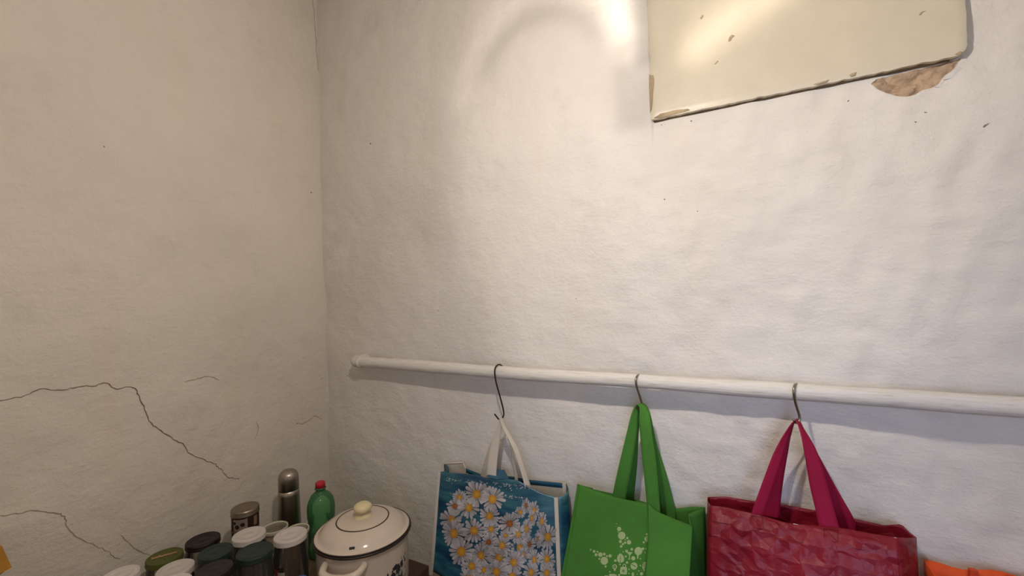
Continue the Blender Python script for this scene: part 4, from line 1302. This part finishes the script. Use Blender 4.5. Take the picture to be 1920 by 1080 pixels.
# ------------------------------------------------------------------ green bottle
M['pet'] = glassy('green_bottle_plastic', srgb(176, 226, 182)[:3], 0.08, 1.5, 0.22, srgb(128, 200, 144), 0.78)
M['cap_red'] = plain('red_cap_plastic', srgb(190, 36, 52), 0.45, var=0.05)
def bottle():
    Pc = on(600.5, 905, 1, -0.24)
    H = Pc[2] - TZ
    c = (Pc[0], -0.24, TZ + 0.0005)
    t = thing('green_bottle', 'green plastic bottle with red screw cap beside the pot', 'bottle', c)
    w = Waves(81, 0.03, 0.12, 12)
    R = 0.042
    zs = H - 0.022
    prof = [(0, 0.006), (R * .6, 0.004), (R * .85, 0.0), (R, 0.012), (R, 0.05), (R * .95, 0.058), (R, 0.066), (R, 0.11), (R * .96, 0.118), (R, 0.126), (R, zs - 0.060), (R * .97, zs - 0.046), (R * .87, zs - 0.030),
            (R * .70, zs - 0.017), (R * .48, zs - 0.009), (R * .34, zs - 0.004), (R * .33, zs + 0.002), (R * .42, zs + 0.003), (R * .42, zs + 0.006), (R * .33, zs + 0.007), (R * .32, zs + 0.018)]
    lathe('bottle_body', prof, c, M['pet'], t, 44, wob=lambda a, z: 0.0016 * float(w(a * 0.05, z)) * (1 if z < zs - 0.02 else 0))
    n = 48
    lathe('cap', [(0, zs + 0.0245), (0.0125, zs + 0.0245), (0.0148, zs + 0.0225), (0.0150, zs + 0.0075), (0.0135, zs + 0.0072)], c, M['cap_red'], t, n,
          wob=lambda a, z: 0.0004 * math.cos(a * 24) if z < zs + 0.0235 else 0)
bottle()

# ------------------------------------------------------------------ enamel pot
M['enamel'] = plain('white_enamel', srgb(214, 200, 184), 0.14, var=0.02, bscale=6, bdist=0.001)
M['rim_black'] = plain('dark_rim_enamel', srgb(44, 32, 26), 0.35)
M['knob'] = plain('cream_knob', srgb(226, 210, 166), 0.4, var=0.08, bscale=40, bdist=0.0015)
M['flower_dark'] = plain('navy_flower_print', srgb(34, 38, 44), 0.3, var=0.2)
M['flower_pale'] = plain('pale_green_flower_print', srgb(150, 160, 150), 0.3, var=0.1)
BOX_Z = 0.039
def pot():
    P = locate(681, 993, 186, .26)
    R = 0.13
    z0 = TZ + BOX_Z + 0.0008
    H = P[2] - z0
    c = (P[0], P[1], z0)
    t = thing('enamel_pot', 'white enamel stock pot with domed lid and dark blue flower print', 'pot', c)
    Rb = R * 0.93
    lathe('pot_body', [(0, 0.001), (Rb * .90, 0.0), (Rb * .97, 0.006), (Rb, 0.02), (Rb, H - 0.028), (Rb * 1.01, H - 0.014), (R * .985, H - 0.005)], c, M['enamel'], t, 72)
    lathe('pot_rim', [(R * .97, H - 0.006), (R * .995, H - 0.0055), (R * 1.003, H - 0.003), (R * 1.0, H), (R * .975, H + 0.0005), (R * .955, H - 0.003)], c, M['rim_black'], t, 72)
    # lid: flat flange, step, dome, with dark edge
    z = H
    lid = lathe('lid', [(R * .965, z - 0.001), (R * .972, z + 0.002), (R * .955, z + 0.004), (R * .915, z + 0.0045), (R * .885, z + 0.006), (R * .85, z + 0.013), (R * .77, z + 0.0215), (R * .66, z + 0.0285), (R * .52, z + 0.0325), (R * .505, z + 0.033),
                 (R * .40, z + 0.0355), (R * .2, z + 0.038), (0, z + 0.0385)], c, M['enamel'], t, 72)
    lathe('lid_edge', [(R * .958, z + 0.003), (R * .966, z + 0.0042), (R * .982, z + 0.0036), (R * .984, z + 0.0012), (R * .972, z + 0.0002)], c, M['rim_black'], lid, 72)
    lid.location = lid.location
    lathe('ring_line', [(R * .545, z + 0.0322), (R * .538, z + 0.0331), (R * .522, z + 0.0333), (R * .517, z + 0.0327)], c, M['rim_black'], lid, 72)
    kz = z + 0.0375
    lathe('knob', [(0.0235, kz), (0.0235, kz + 0.003), (0.017, kz + 0.006), (0.0125, kz + 0.010), (0.0145, kz + 0.014), (0.0225, kz + 0.018), (0.0250, kz + 0.024), (0.0235, kz + 0.030), (0.0175, kz + 0.0350), (0.009, kz + 0.0372), (0, kz + 0.0377)], c, M['knob'], lid, 36,
          wob=lambda a, q: 0.0006 * math.sin(3 * a + q * 200))
    for o in lid.children: o.location = (0, 0, 0)
    # steam slot
    def lidpt(px, py):
        for _ in range(1):
            return on(px, py, 2, c[2] + z + 0.0165)
    a0 = lidpt(654.5, 1031.5); a1 = lidpt(665, 1030); b0 = lidpt(654.8, 1027); b1 = lidpt(665.3, 1025.5)
    V = [q for q in (a0, a1, b1, b0)]
    # bring onto the dome
    tree = bvh_of(lid)
    W = []
    for q in V:
        d = q - CAM; d = d / np.linalg.norm(d)
        h = tree.ray_cast(Vector(CAM), Vector(d))
        W.append(np.array(h[0]) + np.array([0, 0, 0.0012]) if h[0] is not None else q)
    o = mesh('steam_slot', W + [w - np.array([0, 0, 0.003]) for w in W], [(0, 1, 2, 3), (4, 7, 6, 5), (0, 4, 5, 1), (1, 5, 6, 2), (2, 6, 7, 3), (3, 7, 4, 0)], M['gasket'], lid, smooth=False)
    o.location = (0, 0, 0)
    # handles
    av = math.atan2(CAM[1] - c[1], CAM[0] - c[0])
    for ang in (av - 0.42, av - 0.42 + math.pi):
        e = np.array([math.cos(ang), math.sin(ang), 0]); s = np.array([-math.sin(ang), math.cos(ang), 0])
        hz = H - 0.030
        cc = np.array(c)
        pth = [cc + e * (Rb * .90) + s * 0.050 + [0, 0, hz + 0.004], cc + e * (Rb * .99) + s * 0.050 + [0, 0, hz + 0.002], cc + e * (Rb + 0.020) + s * 0.043 + [0, 0, hz - 0.002], cc + e * (Rb + 0.030) + s * 0.022 + [0, 0, hz - 0.006], cc + e * (Rb + 0.032) + [0, 0, hz - 0.007],
               cc + e * (Rb + 0.030) - s * 0.022 + [0, 0, hz - 0.006], cc + e * (Rb + 0.020) - s * 0.043 + [0, 0, hz - 0.002], cc + e * (Rb * .99) - s * 0.050 + [0, 0, hz + 0.002], cc + e * (Rb * .90) - s * 0.050 + [0, 0, hz + 0.004]]
        cp = catmull(pth, 5)
        rs = [0.0084 + 0.0022 * math.exp(-((k / (len(cp) - 1) - 0.5) / 0.3) ** 2) for k in range(len(cp))]
        tube('handle', cp, rs, M['enamel'], t, 14)
    # flower print on the side
    r2 = random.Random(2)
    V, Fc, mi = [], [], []
    def blob(an, zz, r, m, stretch=1.0, rot=0.0):
        b0 = len(V); n = 10
        for k in range(n):
            q = 2 * math.pi * k / n
            u, v = r * stretch * math.cos(q), r * math.sin(q)
            u, v = u * math.cos(rot) - v * math.sin(rot), u * math.sin(rot) + v * math.cos(rot)
            a = an + u / Rb
            rr = Rb + 0.0006 + 0.0002 * m
            V.append((c[0] + rr * math.cos(a), c[1] + rr * math.sin(a), c[2] + zz + v))
        Fc.append(tuple(range(b0, b0 + n))); mi.append(m)
    ac = av + 0.70
    for k in range(9): blob(ac + r2.uniform(-.22, .32), H - r2.uniform(0.078, 0.125), r2.uniform(0.004, 0.008), 1)
    for k in range(44):
        s = r2.uniform(-0.4, 0.5)
        zz = H - 0.052 - 0.03 * abs(s - 0.35) - r2.uniform(0.0, 0.075)
        blob(ac + s * 0.8, zz, r2.uniform(0.0012, 0.0024), 0, 1.5, 1.2)
    for k in range(26): blob(ac + r2.uniform(-.12, .22), H - r2.uniform(0.066, 0.118), r2.uniform(0.003, 0.0062), 0, 1.3, r2.uniform(0, 3))
    mesh('flower_print', V, Fc, None, t, False, [M['flower_dark'], M['flower_pale']], mi)
    return c
pc_ = pot()

# dark brown carton the pot stands on
M['brown_card'] = plain('dark_brown_card', srgb(70, 46, 34), 0.75, var=0.12)
M['brown_tape'] = plain('glossy_brown_tape', srgb(84, 58, 42), 0.4, var=0.1)
def carton():
    x0, x1, y0, y1 = 0.425, 0.660, -0.398, -0.182
    t = thing('cardboard_carton', 'low dark brown carton under the enamel pot', 'carton', (0.54, -0.29, TZ))
    h = TZ + BOX_Z
    box('carton_body', (x0, y0, TZ + 0.0005), (x1, y1, h - 0.0015), M['brown_card'], t, 0.001, 1)
    ym = (y0 + y1) / 2
    for a, b in ((y0, ym - 0.0008), (ym + 0.0008, y1)):
        box('top_flap', (x0 + 0.0005, a, h - 0.0015), (x1 - 0.0005, b, h), M['brown_card'], t)
    box('tape', (x0 + 0.0005, ym - 0.02, h), (x1 - 0.0005, ym + 0.02, h + 0.0003), M['brown_tape'], t)
carton()

# ------------------------------------------------------------------ small things at the picture's lower edge
M['blue_cap'] = plain('blue_cap_plastic', srgb(70, 98, 150), 0.4, var=0.04)
M['clear_pet'] = glassy('clear_bottle_plastic', (0.86, 0.90, 0.94), 0.06, 1.45, 0.06, (0.6, 0.7, 0.8, 1), 0.7)
def blue_bottle():
    P = locate(563, 1085, 26, .030)
    H = P[2] - TZ
    c = (P[0], P[1], TZ + 0.0005)
    t = thing('small_bottle', 'small clear bottle with blue cap in front of the pot handle', 'bottle', c)
    lathe('bottle_body', [(0, 0.002), (0.024, 0), (0.027, 0.006), (0.027, H - 0.055), (0.022, H - 0.036), (0.015, H - 0.024), (0.014, H - 0.016)], c, M['clear_pet'], t, 28)
    lathe('cap', [(0.0160, H - 0.018), (0.017, H - 0.017), (0.017, H - 0.004), (0.0145, H - 0.0006), (0, H)], c, M['blue_cap'], t, 32, wob=lambda a, z: 0.0003 * math.cos(a * 20))
blue_bottle()

M['yellow_card'] = plain('yellow_orange_card', srgb(196, 140, 58), 0.5, var=0.12)
M['card_inside'] = plain('dark_card_inside', srgb(50, 34, 18), 0.8)
M['beige_sack'] = cloth('beige_paper_sack', srgb(150, 128, 98), 0.8, 200, 0.8, 0.2, 0.08)
def packet():
    q = [on(22.5, 1064, 0, 0.115), on(4, 1024, 0, 0.115)]
    t = thing('yellow_packet', 'yellow orange card packet with open flap at the left edge', 'packet', (0.12, q[0][1] - 0.05, TZ))
    yr = q[0][1]; zt = q[1][2]; zr = q[0][2]; yt = q[1][1]
    # slanted packet: profile in the y-z plane, pushed through x
    prof = [(yr, zr), (yt, zt), (yt - 0.10, zt + 0.01), (yt - 0.10, zr - 0.01), (yr - 0.05, zr - 0.012)]
    V = [(0.050, a, b) for a, b in prof] + [(0.115, a, b) for a, b in prof]
    n = len(prof)
    Fc = [tuple(range(n))[::-1], tuple(range(n, 2 * n))] + [(k, (k + 1) % n, n + (k + 1) % n, n + k) for k in range(n)]
    recalc(mesh('packet_body', V, Fc, M['yellow_card'], t, smooth=False))
    V = [(0.117, yr - 0.012, zr - 0.002), (0.117, yr - 0.06, zr - 0.008), (0.117, yr - 0.06, zr - 0.026), (0.055, yr - 0.06, zr - 0.026), (0.055, yr - 0.012, zr - 0.004)]
    mesh('dark_mouth', V, [(0, 1, 2), (0, 2, 3, 4)], M['card_inside'], t, smooth=False)
    # sack that the packet lies on
    top = zr - 0.0135
    s = thing('paper_sack', 'beige paper sack under the yellow packet', 'sack', (0.13, yr - 0.06, TZ))
    w = Waves(91, 0.02, 0.1, 14)
    cx, cy = 0.135, yr - 0.040
    V, Fc = lathe_data([(0, 0.0), (0.055, 0.0), (0.066, 0.01), (0.066, (top - TZ) * 0.75), (0.058, (top - TZ) * 0.93), (0.038, (top - TZ) * 0.985), (0, (top - TZ) * 1.0)], (cx, cy, TZ + 0.0005), 36,
                       lambda a, z: 0.003 * float(w(a * 0.04, z)))
    recalc(mesh('sack_body', V, Fc, M['beige_sack'], s))
packet()

# ------------------------------------------------------------------ pendant lamp above the view
M['brass'] = plain('lamp_brass', srgb(160, 130, 80), 0.35, 1.0)
M['cord'] = plain('lamp_cord', srgb(60, 50, 44), 0.7)
M['bulb_glass'] = glassy('bulb_glass', (1, 1, 1), 0.0, 1.2, 0.0, edge=1.0)
def pendant():
    L = LAMP
    t = thing('pendant_lamp', 'clear bulb on a cord hanging from the ceiling', 'lamp', (L[0], L[1], RZ))
    lathe('ceiling_rose', [(0, RZ), (0.05, RZ), (0.045, RZ - 0.02), (0.01, RZ - 0.03), (0, RZ - 0.03)], (L[0], L[1], 0), M['brass'], t, 28)
    tube('cord', [(L[0], L[1], RZ - 0.03), (L[0], L[1], L[2] + 0.13)], 0.003, M['cord'], t, 8)
    lathe('socket', [(0, L[2] + 0.135), (0.012, L[2] + 0.13), (0.019, L[2] + 0.115), (0.019, L[2] + 0.075), (0, L[2] + 0.075)], (L[0], L[1], 0), M['brass'], t, 24)
    prof = [(0.013, L[2] + 0.075), (0.016, L[2] + 0.06)]
    for k in range(1, 13):
        a = math.pi * (0.22 + 0.78 * k / 12)
        prof.append((0.036 * math.sin(a) if k < 12 else 0, L[2] + 0.036 * math.cos(a)))
    lathe('bulb', prof, (L[0], L[1], 0), M['bulb_glass'], t, 28)
pendant()
